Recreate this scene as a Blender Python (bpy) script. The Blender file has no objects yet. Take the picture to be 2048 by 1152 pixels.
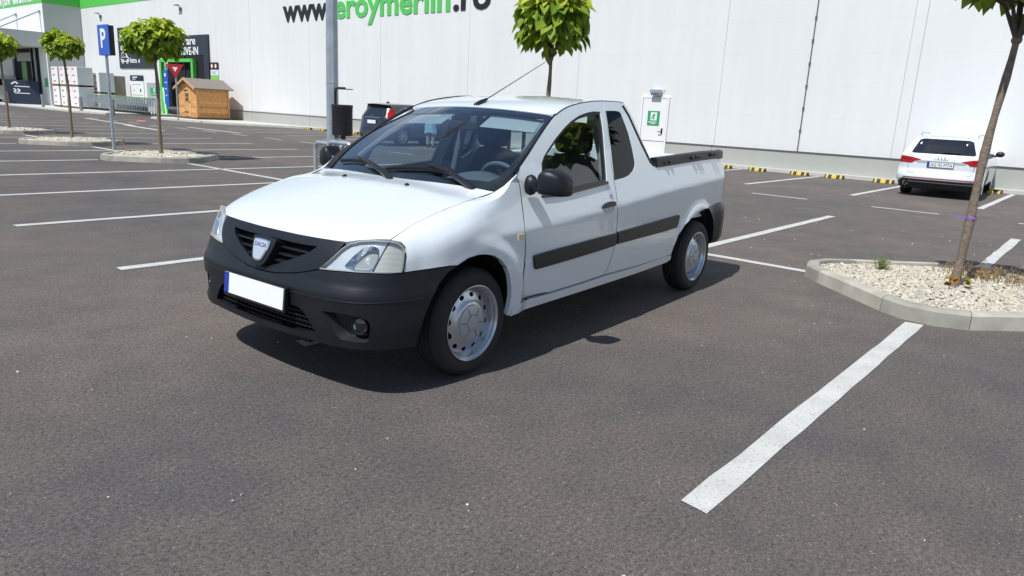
import bpy, bmesh, math, random
import numpy as np
from mathutils import Vector, Matrix, geometry
R_=math.radians
S=bpy.context.scene
COL=S.collection
random.seed(7)
# ---------------------------------------------------------------- camera
cam_d=bpy.data.cameras.new('camera');cam=bpy.data.objects.new('camera',cam_d);COL.objects.link(cam);S.camera=cam
CAM=np.array([2.84561,3.22451,1.41818]);_yaw,_pit,_rol=3.78833,-0.24054,0.05231
_f=np.array([math.cos(_pit)*math.cos(_yaw),math.cos(_pit)*math.sin(_yaw),math.sin(_pit)])
_r=np.cross(_f,[0,0,1]);_r/=np.linalg.norm(_r);_u=np.cross(_r,_f)
_c,_s=math.cos(_rol),math.sin(_rol);_r2=_c*_r+_s*_u;_u2=-_s*_r+_c*_u
cam.matrix_world=Matrix(((_r2[0],_u2[0],-_f[0],CAM[0]),(_r2[1],_u2[1],-_f[1],CAM[1]),(_r2[2],_u2[2],-_f[2],CAM[2]),(0,0,0,1)))
cam_d.sensor_width=36;cam_d.lens=36*1435.12118/2048;cam_d.clip_start=.05;cam_d.clip_end=3000
# ---------------------------------------------------------------- sun, sky, exposure
SUNV=Vector((.61,-.04,1)).normalized()
_el=math.asin(SUNV.z);_az=math.atan2(SUNV.x,SUNV.y)
sl=bpy.data.lights.new('sun','SUN');sl.energy=4.5;sl.angle=R_(.53);sl.color=(1,.985,.955)
so=bpy.data.objects.new('sun',sl);COL.objects.link(so);so.rotation_euler=SUNV.to_track_quat('Z','Y').to_euler();so.location=(0,0,40)
wd=bpy.data.worlds.new('World');S.world=wd;wd.use_nodes=True
nt=wd.node_tree;nt.nodes.clear()
def nn(t,typ,**k):
    n=t.nodes.new(typ)
    for a,b in k.items(): setattr(n,a,b)
    return n
sky=nn(nt,'ShaderNodeTexSky',sky_type='NISHITA',sun_disc=False,sun_elevation=_el,sun_rotation=_az,altitude=200,air_density=1.0,dust_density=.3,ozone_density=1.2)
tc=nn(nt,'ShaderNodeTexCoord');mp=nn(nt,'ShaderNodeMapping');mp.inputs['Scale'].default_value=(1,1,2.6)
nz=nn(nt,'ShaderNodeTexNoise');nz.inputs['Scale'].default_value=2.3;nz.inputs['Detail'].default_value=7;nz.inputs['Roughness'].default_value=.56
cr=nn(nt,'ShaderNodeValToRGB');cr.color_ramp.elements[0].position=.50;cr.color_ramp.elements[1].position=.74;cr.color_ramp.elements[1].color=(.75,.75,.75,1)
mx=nn(nt,'ShaderNodeMix',data_type='RGBA');bg=nn(nt,'ShaderNodeBackground');wo=nn(nt,'ShaderNodeOutputWorld')
L=nt.links
L.new(tc.outputs['Generated'],mp.inputs['Vector']);L.new(mp.outputs['Vector'],nz.inputs['Vector']);L.new(nz.outputs['Fac'],cr.inputs['Fac'])
L.new(cr.outputs['Color'],mx.inputs[0]);L.new(sky.outputs['Color'],mx.inputs[6]);n3=nn(nt,'ShaderNodeTexNoise');n3.inputs['Scale'].default_value=5.5;n3.inputs['Detail'].default_value=8;L.new(mp.outputs['Vector'],n3.inputs['Vector'])
c3=nn(nt,'ShaderNodeValToRGB');c3.color_ramp.elements[0].position=.34;c3.color_ramp.elements[0].color=(3.2,3.5,4.0,1);c3.color_ramp.elements[1].position=.66;c3.color_ramp.elements[1].color=(10.5,10.5,10.5,1);L.new(n3.outputs['Fac'],c3.inputs['Fac']);L.new(c3.outputs['Color'],mx.inputs[7])
L.new(mx.outputs[2],bg.inputs['Color']);L.new(bg.outputs[0],wo.inputs['Surface']);bg.inputs['Strength'].default_value=.10
S.view_settings.view_transform='Standard';S.view_settings.look='None';S.view_settings.gamma=1;S.view_settings.exposure=.18
S.cycles.max_bounces=10;S.cycles.transparent_max_bounces=16;S.cycles.glossy_bounces=5
# ---------------------------------------------------------------- materials
MATS={}
def mat(name,base,rough=.5,metal=0,coat=0,coat_r=.03,spec=.5,noise=None,bump=None,trans=0,emit=None,sheen=0):
    """noise=(scale,amount,detail) value variation in object space; bump=(scale,strength,dist)"""
    m=bpy.data.materials.new(name);m.use_nodes=True;t=m.node_tree;b=t.nodes['Principled BSDF']
    b.inputs['Base Color'].default_value=(*base,1);b.inputs['Roughness'].default_value=rough;b.inputs['Metallic'].default_value=metal
    b.inputs['Coat Weight'].default_value=coat;b.inputs['Coat Roughness'].default_value=coat_r;b.inputs['Specular IOR Level'].default_value=spec
    tcn=nn(t,'ShaderNodeTexCoord')
    if noise:
        n=nn(t,'ShaderNodeTexNoise');n.inputs['Scale'].default_value=noise[0];n.inputs['Detail'].default_value=noise[2] if len(noise)>2 else 5
        t.links.new(tcn.outputs['Object'],n.inputs['Vector'])
        r=nn(t,'ShaderNodeMapRange');r.inputs[1].default_value=.25;r.inputs[2].default_value=.75;r.inputs[3].default_value=1-noise[1];r.inputs[4].default_value=1+noise[1]
        x=nn(t,'ShaderNodeMix',data_type='RGBA',blend_type='MULTIPLY');x.inputs[0].default_value=1;x.inputs[6].default_value=(*base,1)
        t.links.new(n.outputs['Fac'],r.inputs[0]);t.links.new(r.outputs[0],x.inputs[7]);t.links.new(x.outputs[2],b.inputs['Base Color'])
    if bump:
        n=nn(t,'ShaderNodeTexNoise');n.inputs['Scale'].default_value=bump[0];n.inputs['Detail'].default_value=4
        t.links.new(tcn.outputs['Object'],n.inputs['Vector'])
        u=nn(t,'ShaderNodeBump');u.inputs['Strength'].default_value=bump[1];u.inputs['Distance'].default_value=bump[2]
        t.links.new(n.outputs['Fac'],u.inputs['Height']);t.links.new(u.outputs[0],b.inputs['Normal'])
    if emit: b.inputs['Emission Color'].default_value=(*emit[:3],1);b.inputs['Emission Strength'].default_value=emit[3]
    MATS[name]=m;return m
def glassmat(name,tint,refl=1.0,ior=1.5,rough=0.0):
    m=bpy.data.materials.new(name);m.use_nodes=True;t=m.node_tree;t.nodes.clear()
    o=nn(t,'ShaderNodeOutputMaterial');mxs=nn(t,'ShaderNodeMixShader');tr=nn(t,'ShaderNodeBsdfTransparent');gl=nn(t,'ShaderNodeBsdfGlossy');fr=nn(t,'ShaderNodeFresnel');mu=nn(t,'ShaderNodeMath',operation='MULTIPLY',use_clamp=True)
    ge=nn(t,'ShaderNodeNewGeometry');mr=nn(t,'ShaderNodeMapRange');mr.inputs[3].default_value=ior;mr.inputs[4].default_value=1/ior;t.links.new(ge.outputs['Backfacing'],mr.inputs[0]);t.links.new(mr.outputs[0],fr.inputs[0])
    tr.inputs[0].default_value=(*tint,1);gl.inputs['Roughness'].default_value=rough;gl.inputs['Color'].default_value=(.95,.97,1,1);mu.inputs[1].default_value=refl
    t.links.new(fr.outputs[0],mu.inputs[0]);t.links.new(mu.outputs[0],mxs.inputs[0]);t.links.new(tr.outputs[0],mxs.inputs[1]);t.links.new(gl.outputs[0],mxs.inputs[2]);t.links.new(mxs.outputs[0],o.inputs[0])
    MATS[name]=m;return m
paint=mat('white_car_paint',(.66,.71,.745),.30,coat=1,coat_r=.02)
blackpl=mat('black_plastic',(.007,.009,.013),.40,spec=.4,bump=(900,.25,.002),noise=(6,.25))
satin=mat('satin_black',(.013,.013,.015),.3)
rubber=mat('rubber',(.014,.014,.015),.75,bump=(60,.3,.004))
silver=mat('silver_wheel_paint',(.52,.55,.60),.30,metal=.85)
capgrey=mat('grey_hub_plastic',(.40,.42,.44),.40,metal=.4)
chrome=mat('chrome',(.78,.80,.83),.07,metal=1)
dark=mat('dark_interior',(.020,.021,.023),.7,noise=(20,.2))
darkgrey=mat('dash_grey',(.115,.12,.125),.6,bump=(500,.3,.003))
void=mat('matt_black',(.006,.006,.007),.9)
visor=mat('pale_trim',(.42,.43,.42),.75)
bedmat=mat('bed_white',(.74,.76,.77),.4,coat=.4)
glass=glassmat('clear_glass',(.80,.88,.87),1.5)
wglass=glassmat('windscreen_glass',(.70,.82,.86),2.2)
tglass=glassmat('tinted_glass',(.10,.13,.16),.65)
lensg=glassmat('lamp_lens',(.93,.95,.95),1.6)
redlens=mat('red_lens',(.34,.010,.014),.5,spec=.12,coat=.15,coat_r=.02)
amber=mat('amber_lens',(.70,.58,.38),.2,coat=1)
platew=mat('plate_white',(.78,.79,.79),.35)
blueeu=mat('plate_blue',(.012,.04,.32),.35)
inkd=mat('dark_ink',(.012,.013,.016),.45)
# ---------------------------------------------------------------- mesh helpers
class MB:
    def __init__(s): s.v=[];s.f=[];s.sm=[]
    def add(s,vs,fs,sm=True):
        o=len(s.v);s.v+=[tuple(map(float,v)) for v in vs];s.f+=[tuple(i+o for i in f) for f in fs];s.sm+=[sm]*len(fs);return s
    def grid(s,P,cu=False,cv=False,sm=True,flip=False):
        n=len(P);m=len(P[0]);vs=[p for r in P for p in r];fs=[]
        for i in range(n if cu else n-1):
            for j in range(m if cv else m-1):
                a,b,c,d=i*m+j,((i+1)%n)*m+j,((i+1)%n)*m+(j+1)%m,i*m+(j+1)%m
                fs.append((a,d,c,b) if flip else (a,b,c,d))
        return s.add(vs,fs,sm)
    def box(s,x0,x1,y0,y1,z0,z1,M=None):
        vs=[(x,y,z) for x in (x0,x1) for y in (y0,y1) for z in (z0,z1)]
        if M is not None: vs=[M@Vector(v) for v in vs]
        return s.add(vs,[(0,1,3,2),(4,6,7,5),(0,4,5,1),(2,3,7,6),(0,2,6,4),(1,5,7,3)],False)
    def tube(s,path,r,n=10,cap=True,sm=True):
        P=[Vector(p) for p in path];rs=r if isinstance(r,(list,tuple)) else [r]*len(P)
        T=[(P[min(i+1,len(P)-1)]-P[max(i-1,0)]).normalized() for i in range(len(P))]
        up=Vector((0,0,1)) if abs(T[0].z)<.9 else Vector((1,0,0))
        rings=[];u=None
        for p,t,q in zip(P,T,rs):
            u=(up-t*up.dot(t)).normalized() if u is None else (u-t*u.dot(t)).normalized()
            w=t.cross(u)
            rings.append([p+(u*math.cos(k*2*math.pi/n)+w*math.sin(k*2*math.pi/n))*q for k in range(n)])
        s.grid(rings,cv=True,sm=sm,flip=True)
        if cap:
            s.add(rings[0],[tuple(range(n))],False);s.add(rings[-1],[tuple(range(n))[::-1]],False)
        return s
    def lathe(s,prof,n=32,M=None,sm=True,closed=False,a0=0,a1=2*math.pi):
        full=abs(a1-a0)>6.28
        rows=[]
        for k in range(n if full else n+1):
            a=a0+(a1-a0)*k/n
            row=[Vector((r*math.cos(a),r*math.sin(a),z)) for r,z in prof]
            rows.append([M@v for v in row] if M is not None else row)
        return s.grid(rows,cu=full,cv=closed,sm=sm)
    def prism(s,poly,d0,d1,M=None):
        """poly in local xy, extruded along z from d0 to d1"""
        n=len(poly);a=[Vector((x,y,d0)) for x,y in poly];b=[Vector((x,y,d1)) for x,y in poly]
        if M is not None: a=[M@v for v in a];b=[M@v for v in b]
        s.add(a+b,[(i,(i+1)%n,n+(i+1)%n,n+i) for i in range(n)],False)
        T=geometry.tessellate_polygon([[Vector((x,y,0)) for x,y in poly]])
        s.add(a,[t[::-1] for t in T],False);s.add(b,T,False);return s
    def sphere(s,c,r,n=12,m=8,sc=(1,1,1)):
        P=[[(c[0]+r*sc[0]*math.sin(math.pi*j/m)*math.cos(2*math.pi*i/n),c[1]+r*sc[1]*math.sin(math.pi*j/m)*math.sin(2*math.pi*i/n),c[2]+r*sc[2]*math.cos(math.pi*j/m)) for j in range(m+1)] for i in range(n)]
        return s.grid(P,cu=True)
    def build(s,name,m,parent=None,loc=None,rotz=None,bevel=None,angle=40,fix=True,subd=0):
        me=bpy.data.meshes.new(name);me.from_pydata(s.v,[],s.f)
        me.polygons.foreach_set('use_smooth',s.sm)
        if fix or bevel:
            b=bmesh.new();b.from_mesh(me)
            bmesh.ops.remove_doubles(b,verts=b.verts,dist=1e-5)
            if fix: bmesh.ops.recalc_face_normals(b,faces=b.faces)
            b.to_mesh(me);b.free()
        if bevel:
            for p in me.polygons: p.use_smooth=True
        me.set_sharp_from_angle(angle=R_(angle))
        if m: me.materials.append(m)
        o=bpy.data.objects.new(name,me);COL.objects.link(o)
        if parent: o.parent=parent
        if loc is not None: o.location=loc
        if rotz is not None: o.rotation_euler=(0,0,rotz)
        if bevel:
            md=o.modifiers.new('bevel','BEVEL');md.width=bevel;md.segments=2;md.limit_method='ANGLE';md.harden_normals=True
        if subd:
            md=o.modifiers.new('sub','SUBSURF');md.levels=subd;md.render_levels=subd
        return o
def tag(o,label=None,cat=None,group=None,kind=None):
    for k,v in (('label',label),('category',cat),('group',group),('kind',kind)):
        if v: o[k]=v
    return o
def thing(name,label,cat,loc=(0,0,0),rotz=0,group=None):
    o=bpy.data.objects.new(name,None);o.empty_display_size=.2;COL.objects.link(o);o.location=loc;o.rotation_euler=(0,0,rotz)
    return tag(o,label,cat,group)
KIDS={}
def copy_tree(o,loc,rotz,label=None,parent=None):
    c=o.copy();COL.objects.link(c)
    if parent is None:
        c.location=loc;c.rotation_euler=(0,0,rotz)
        if label:c['label']=label
    else: c.parent=parent
    for ch in [x for x in COL.objects if x.parent==o]: copy_tree(ch,None,None,None,c)
    return c
def inpoly(x,y,P):
    c=False;j=len(P)-1
    for i in range(len(P)):
        if (P[i][1]>y)!=(P[j][1]>y) and x<(P[j][0]-P[i][0])*(y-P[i][1])/(P[j][1]-P[i][1]+1e-12)+P[i][0]: c=not c
        j=i
    return c
def resamp(P,st,closed=True):
    out=[];n=len(P)
    for i in range(n if closed else n-1):
        a=np.array(P[i],float);b=np.array(P[(i+1)%n],float);k=max(1,int(math.ceil(np.linalg.norm(b-a)/st)))
        out+=[tuple(a+(b-a)*t/k) for t in range(k)]
    if not closed: out.append(tuple(P[-1]))
    return out
def smoothpoly(P,it=1,keep=None,closed=True,ang=50):
    """corner-preserving Chaikin-like refinement"""
    P=[np.array(p,float) for p in P]
    for _ in range(it):
        Q=[];n=len(P)
        for i in range(n):
            if not closed and i in (0,n-1): Q.append(P[i]);continue
            a,b,c=P[i-1],P[i],P[(i+1)%n];u=b-a;v=c-b
            cs=np.dot(u,v)/(np.linalg.norm(u)*np.linalg.norm(v)+1e-12)
            if cs<math.cos(R_(ang)): Q.append(b)
            else: Q+= [b-u*.25,b+v*.25]
        P=Q
    return [tuple(p) for p in P]
def fnorm(F,u,v,e=2e-3):
    a=F(u+e,v)-F(u-e,v);b=F(u,v+e)-F(u,v-e);n=np.cross(a,b);l=np.linalg.norm(n)
    return n/l if l>0 else np.array([0,0,1.])
def off(F,d,ref):
    def G(u,v):
        p=F(u,v);n=fnorm(F,u,v)
        if np.dot(n,p-ref)<0:n=-n
        return p+n*d
    return G
def mir(F): return lambda u,v:F(u,v)*np.array([1,-1,1])
def patch(name,outline,F,m,parent=None,holes=(),step=.04,thick=.018,ref=(-1.4,0,.6),smooth=True,hthick=None,asp=1.0,smit=1,gap=0):
    """surface patch over a 2-D outline (with holes) carried by the mapping F(u,v), with an inward flange on every edge"""
    ref=np.array(ref,float)
    rings=[resamp(smoothpoly(r,smit) if smooth else r,step) for r in [outline]+list(holes)]
    pts=[];edges=[]
    for r in rings:
        o=len(pts);pts+=r;edges+=[(o+i,o+(i+1)%len(r)) for i in range(len(r))]
    ring_ids=[];o=0
    for r in rings: ring_ids.append(list(range(o,o+len(r))));o+=len(r)
    A=np.array(rings[0]);x0,y0=A.min(0);x1,y1=A.max(0);E=np.array(pts)
    i=0;y=y0+step*.5
    while y<y1:
        x=x0+step*(.5 if i%2 else .25)
        while x<x1:
            if inpoly(x,y,rings[0]) and not any(inpoly(x,y,h) for h in rings[1:]) and ((E-np.array([x,y]))**2).sum(1).min()>(.55*step)**2: pts.append((x,y))
            x+=step
        y+=step*.87;i+=1
    vs,_,fs,ov,_,_=geometry.delaunay_2d_cdt([Vector(q) for q in pts],edges,[],0,1e-7)
    ff=[]
    for f in fs:
        cx=sum(vs[k][0] for k in f)/3;cy=sum(vs[k][1] for k in f)/3
        if inpoly(cx,cy,rings[0]) and not any(inpoly(cx,cy,h) for h in rings[1:]): ff.append(tuple(f))
    P=[F(q[0],q[1]) for q in vs];N=[fnorm(F,q[0],q[1]) for q in vs]
    sg=sum(np.dot(n,q-ref) for n,q in zip(N,P));N=[n if sg>0 else -n for n in N]
    out=[];nl=[];V=[tuple(q) for q in P]
    for f in ff:
        a,b,c=(P[k] for k in f);nf=np.cross(b-a,c-a)
        if np.dot(nf,N[f[0]])<0:f=f[::-1]
        out.append(f);nl+=[tuple(N[k]) for k in f]
    inv={}
    for k,l in enumerate(ov):
        for q in l: inv[q]=k
    for ri,ids in enumerate(ring_ids):
        th=thick if ri==0 or hthick is None else hthick
        if not th: continue
        ids=[inv.get(q,q) for q in ids];n=len(ids);o=len(V)
        V+=[tuple(P[k]) for k in ids];V+=[tuple(P[k]-N[k]*th) for k in ids]
        C=np.mean([P[k] for k in ids],0)
        for i in range(n):
            j=(i+1)%n;f=(o+i,o+j,o+n+j,o+n+i)
            a,b,c=(np.array(V[f[0]]),np.array(V[f[1]]),np.array(V[f[2]]));nf=np.cross(b-a,c-a);ln=np.linalg.norm(nf)
            if ln<1e-12: continue
            nf/=ln;mid=(a+b)/2-C
            d=np.dot(nf,mid)*(1 if ri==0 else -1)
            if d<0:f=f[::-1];nf=-nf
            out.append(f);nl+=[tuple(nf)]*4
    me=bpy.data.meshes.new(name);me.from_pydata(V,[],out)
    me.polygons.foreach_set('use_smooth',[True]*len(out))
    me.validate() if False else None
    me.normals_split_custom_set(nl)
    if m: me.materials.append(m)
    ob=bpy.data.objects.new(name,me);COL.objects.link(ob)
    if parent: ob.parent=parent
    return ob
def text(name,s,m,parent,M,width=None,height=None,depth=.004,bold=.0,align='CENTER',xh=None,shear=0):
    """text as a mesh; local x right, y up, z out; M places it; width/height fit its box"""
    cu=bpy.data.curves.new(name,'FONT');cu.body=s;cu.extrude=.02;cu.offset=bold;cu.resolution_u=3;cu.shear=shear
    to=bpy.data.objects.new(name,cu);COL.objects.link(to)
    dg=bpy.context.evaluated_depsgraph_get();dg.update();me=bpy.data.meshes.new_from_object(to.evaluated_get(dg))
    bpy.data.objects.remove(to);bpy.data.curves.remove(cu)
    V=np.array([v.co[:] for v in me.vertices])
    lo=V.min(0);hi=V.max(0)
    sy=(height/(hi[1]-lo[1])) if height else None
    if xh: sy=xh/.547
    sx=(width/(hi[0]-lo[0])) if width else sy
    if sy is None: sy=sx
    x0={'CENTER':(lo[0]+hi[0])/2,'LEFT':lo[0],'RIGHT':hi[0]}[align]
    yb=0 if xh else (lo[1]+hi[1])/2
    for v,q in zip(me.vertices,V): v.co=M@Vector(((q[0]-x0)*sx,(q[1]-yb)*sy,(q[2]+.02)/.04*depth))
    me.name=name;me.materials.clear();me.materials.append(m)
    o=bpy.data.objects.new(name,me);COL.objects.link(o)
    if parent:o.parent=parent
    return o
def frame(o,x,y):
    """matrix with origin o, x axis x, y axis y (z = x cross y)"""
    x=Vector(x).normalized();y=Vector(y);y=(y-x*x.dot(y)).normalized();z=x.cross(y)
    return Matrix(((x.x,y.x,z.x,o[0]),(x.y,y.y,z.y,o[1]),(x.z,y.z,z.z,o[2]),(0,0,0,1)))
# the car park's own axes: r to the right along the shop wall, a towards it
TH=R_(177.494);ROT=TH-math.pi/2
DL=np.array([math.cos(TH),math.sin(TH),0]);NL=np.array([-math.sin(TH),math.cos(TH),0])
def W(r,a,z=0): return Vector(DL*a-NL*r+np.array([0,0,z]))

def spl(xs,ys):
    xs=np.array(xs,float);ys=np.array(ys,float)
    if xs[0]>xs[-1]: xs=xs[::-1];ys=ys[::-1]
    n=len(xs);h=np.diff(xs);d=np.diff(ys)/h
    m=np.zeros(n);m[0]=d[0];m[-1]=d[-1]
    for i in range(1,n-1):
        m[i]=0 if d[i-1]*d[i]<=0 else (h[i-1]+h[i])/(h[i-1]/d[i]+h[i]/d[i-1]) if False else (d[i-1]*h[i]+d[i]*h[i-1])/(h[i]+h[i-1])
    def f(x):
        x=float(x); i=int(np.clip(np.searchsorted(xs,x)-1,0,n-2)); t=(x-xs[i])/h[i]
        if t<0: return ys[0]+m[0]*(x-xs[0])
        if t>1: return ys[-1]+m[-1]*(x-xs[-1])
        return ((2*t**3-3*t*t+1)*ys[i]+(t**3-2*t*t+t)*h[i]*m[i]+(-2*t**3+3*t*t)*ys[i+1]+(t**3-t*t)*h[i]*m[i+1])
    return f
def sst(t): t=min(1,max(0,t)); return t*t*(3-2*t)
W_=spl([.80,.7,.6,.48,.36,.2,0,-.5,-1.4,-2.4,-2.9,-3.3,-3.5,-3.62,-3.70],[.56,.675,.735,.782,.815,.840,.852,.860,.856,.835,.822,.79,.765,.712,.64])
ZB_=spl([.2,-.4,-1.4,-2,-3.3,-3.7],[.93,.95,1.01,1.055,1.12,1.13])
WHX=(0.,-2.905)
def Yside(x,z):
    w=W_(x);zb=ZB_(x)
    zs_=zb-.175                      # shoulder line; the door skin leans in above it
    y=w-(.055*((.6-z)/.35)**2 if z<.6 else 0)
    h=z-zs_+.02
    if h>0: y-=.30*(h*h/.08 if h<.04 else h-.02)
    if z>zb: y-=.20*(z-zb)**2
    for wx,wr in ((0.02,.365),(-2.88,.36)):
        r=np.hypot(x-wx,z-.32)
        y+=.022*sst((wr+.118-r)/.085)*sst((z-.15)/.2)
    return y
def Fs(x,z): return np.array([x,Yside(x,z),z])
ZS_=spl([-.6,-.378,-.24,.04,.34,.51,.62,.72],[1.22,1.077,.992,.945,.868,.812,.762,.70])
YS_=spl([-.6,-.378,-.25,.1,.45,.6,.72],[.74,.765,.705,.675,.635,.56,.45])
CR_=spl([-.4,-.1,.3,.6,.7],[.035,.035,.022,.004,.0])
def Fh(x,t):
    zs=ZS_(x);ys=YS_(x);cr=CR_(x);w=W_(x)
    zl=zs-.24; yl=Yside(x,zl)
    if t>=.76:
        z=zl+(.2-zl)*(t-.76)/.24
        return np.array([x,Yside(x,z),z])
    T=[0,.2,.4,.5,.6,.68,.76]
    w2=yl
    Y=[0,.5*ys,ys,ys+.40*(w2-ys),ys+.76*(w2-ys),w2-.008,yl]
    Z=[zs+cr,zs+.78*cr,zs,zs-.018,zs-.062,zs-.125,zl]
    y=spl(T,Y)(t);z=spl(T,Z)(t)
    if t>.4 and x<.15:
        k=sst((.15-x)/.40)*sst((t-.4)/.10)
        y=y*(1-k)+Yside(x,z)*k
    return np.array([x,y,z])
PX=[.765,.760,.748,.722,.672,.590,.47,.36,.25,.1,-.05]
PY=[0,.2,.40,.56,.675,.752,.803,.826,.84,.853,.858]
_s=np.concatenate([[0],np.cumsum(np.hypot(np.diff(PX),np.diff(PY)))])
_px=spl(np.concatenate([-_s[1:3][::-1],_s]),PX[1:3][::-1]+PX);_py=spl(np.concatenate([-_s[1:3][::-1],_s]),[-q for q in PY[1:3][::-1]]+PY)
OZ_=spl([.14,.18,.22,.30,.40,.50,.54,.565,.62,.68,.755,.82],[.085,.05,.024,.008,0,0,.008,.024,.045,.07,.118,.18])
def Fr(s,z):
    if s<0: return Fr(-s,z)*np.array([1,-1,1])
    x=_px(s);y=_py(s);e=.004
    tx=_px(s+e)-_px(s-e);ty=_py(s+e)-_py(s-e);n=np.hypot(tx,ty)
    nx,ny=ty/n,-tx/n
    k=1-.80*sst((s-.55)/.45) if z>.5 else 1-.4*sst((s-.6)/.5)
    o=OZ_(z)*k
    return np.array([x-nx*o,y-ny*o,z])
WB=np.array([-.27,.70,.99]);WT=np.array([-.965,.607,1.407])
def Fw(a,b):
    P=WB*(1-b)+WT*b
    y=P[1]*a*(1.005+.075*np.sin(np.pi*min(1,max(0,b))**.85)); q=1-a*a
    x=P[0]+q*(.13*(1-b)+.07*b); z=P[2]+q*(.0*(1-b)+.028*b)
    c=b*(1-b)*.10
    return np.array([x+c*.5,y,z+c*.86])

# ================================================================ PICKUP TRUCK (front axle at the world origin, nose towards +x)
pk=thing('pickup_truck','white two-seat pickup truck with black bumpers and steel wheels, nearest and largest vehicle','pickup truck')
REF=(-1.4,0,.6)
def both(name,fn):
    return [fn(name,F) for F in (lambda f:f,mir)]
def zt(x,z):
    lo,hi=.38,1.0
    for _ in range(40):
        m=(lo+hi)/2
        if Fh(x,m)[2]>z: lo=m
        else: hi=m
    return lo
# ---- hood
HF=[(.636,0),(.635,.063),(.632,.145),(.628,.22),(.626,.285),(.621,.331),(.612,.376),(.582,.403),(.548,.454),(.491,.526)]
HS=[(.42,.499),(.334,.464),(.193,.458),(.041,.454),(-.119,.424),(-.236,.429)]
HR=[(-.216,.307),(-.199,.242),(-.187,.176),(-.172,0)]
half=HF+HS+HR
def Fhs(x,t): return Fh(x,t) if t>=0 else Fh(x,-t)*np.array([1,-1,1])
hood_o=half+[(x,-t) for x,t in half[::-1] if t>0]
hood=patch('hood',hood_o,Fhs,paint,pk,step=.035,smooth=False,thick=.02)
for y in (.27,-.27):   # washer jets
    t_=.2*abs(y)/.33
    q=Fh(-.03,t_);MB().sphere((q[0],y*1.0,q[2]+.004),.012,10,6,(1.4,1,.8)).build('washer_jet',satin,hood)
# ---- fenders
ARCH_F=[(.185,.652),(.111,.68),(.04,.688),(-.018,.685),(-.094,.669),(-.158,.635),(-.201,.592),(-.236,.538),(-.262,.467),(-.278,.407),(-.283,.337),(-.285,.29)]
DSF=[(-.392,.367),(-.379,.489),(-.396,.598),(-.3945,.688),(-.3845,.768),(-.3945,.885),(-.407,1.001),(-.4045,1.048)]
fo=[(.490,.533)]+[(x,t+.004) for x,t in HS]+[(-.298,.433),(-.351,.415),(-.384,.413)]+[(x+.0065,zt(x+.0065,z)) for x,z in DSF[::-1]]
fo+=[(-.386,.962),(-.34,.968)]+[(x,zt(x,z)) for x,z in ARCH_F[::-1]]+[(.3,.750),(.39,.737),(.475,.722),(.458,.668),(.449,.619),(.459,.576)]
FH2=lambda x,u:Fh(x,u/2.3)
fo=[(x,t*2.3) for x,t in fo]
def fender(n,S_): return patch('fender',fo,S_(FH2),paint,pk,step=.020,smooth=False,thick=.03)
fen=both('fender',fender)
for f,S_ in zip(fen,(lambda f:f,mir)):
    r=patch('side_indicator',[(-.315,.757),(-.374,.754),(-.38,.728),(-.319,.724)],S_(off(Fs,.006,REF)),amber,f,step=.01,thick=.008,smit=2)
# ---- doors
DS=[(-0.395,0.37),(-0.381,0.489),(-0.399,0.598),(-0.3961,0.6889),(-0.3852,0.7676),(-0.396,0.8843),(-0.409,1.0007),(-0.4054,1.0488),(-0.3883,1.0759)]
DT=[(-0.459,1.122),(-0.5561,1.1832),(-0.686,1.2684),(-0.795,1.3356),(-0.8799,1.3838),(-0.9343,1.411),(-1.0125,1.4401),(-1.0879,1.4633),(-1.1862,1.4834),(-1.2848,1.4986),(-1.4085,1.5128),(-1.5374,1.5209)]
RS=[(-1.539,1.4594),(-1.4879,1.3062),(-1.4365,1.1166),(-1.4293,1.0088),(-1.4327,0.9517),(-1.429,0.8759),(-1.4259,0.811),(-1.4319,0.7303),(-1.431,0.61),(-1.416,0.53),(-1.398,0.463),(-1.38,0.41),(-1.359,0.372)]
DB=[(-1.029,0.362),(-0.699,0.358)]
door_o=DS+DT+RS+DB
dwin=[(-0.5941,0.9458),(-0.611,1.0057),(-0.6562,1.1339),(-0.695,1.171),(-0.7552,1.2111),(-0.8635,1.2753),(-0.9743,1.3325),(-1.0835,1.3798),(-1.1899,1.415),(-1.2924,1.4371),(-1.3805,1.4482),(-1.4611,1.4493),(-1.4691,1.4382),(-1.4422,1.3394),(-1.3869,1.1797),(-1.345,1.0157),(-1.3384,0.9979),(-0.9459,0.9668),(-0.7352,0.9518)]
dglass=[(-0.6171,0.9647),(-0.6703,1.1279),(-0.7112,1.165),(-0.7714,1.2031),(-0.8808,1.2683),(-0.9907,1.3245),(-1.0988,1.3697),(-1.2052,1.4029),(-1.3056,1.421),(-1.3801,1.4291),(-1.4462,1.4301),(-1.4143,1.3324),(-1.3687,1.1797),(-1.3271,1.0167),(-0.9534,0.9877),(-0.7615,0.9707)]
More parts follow.
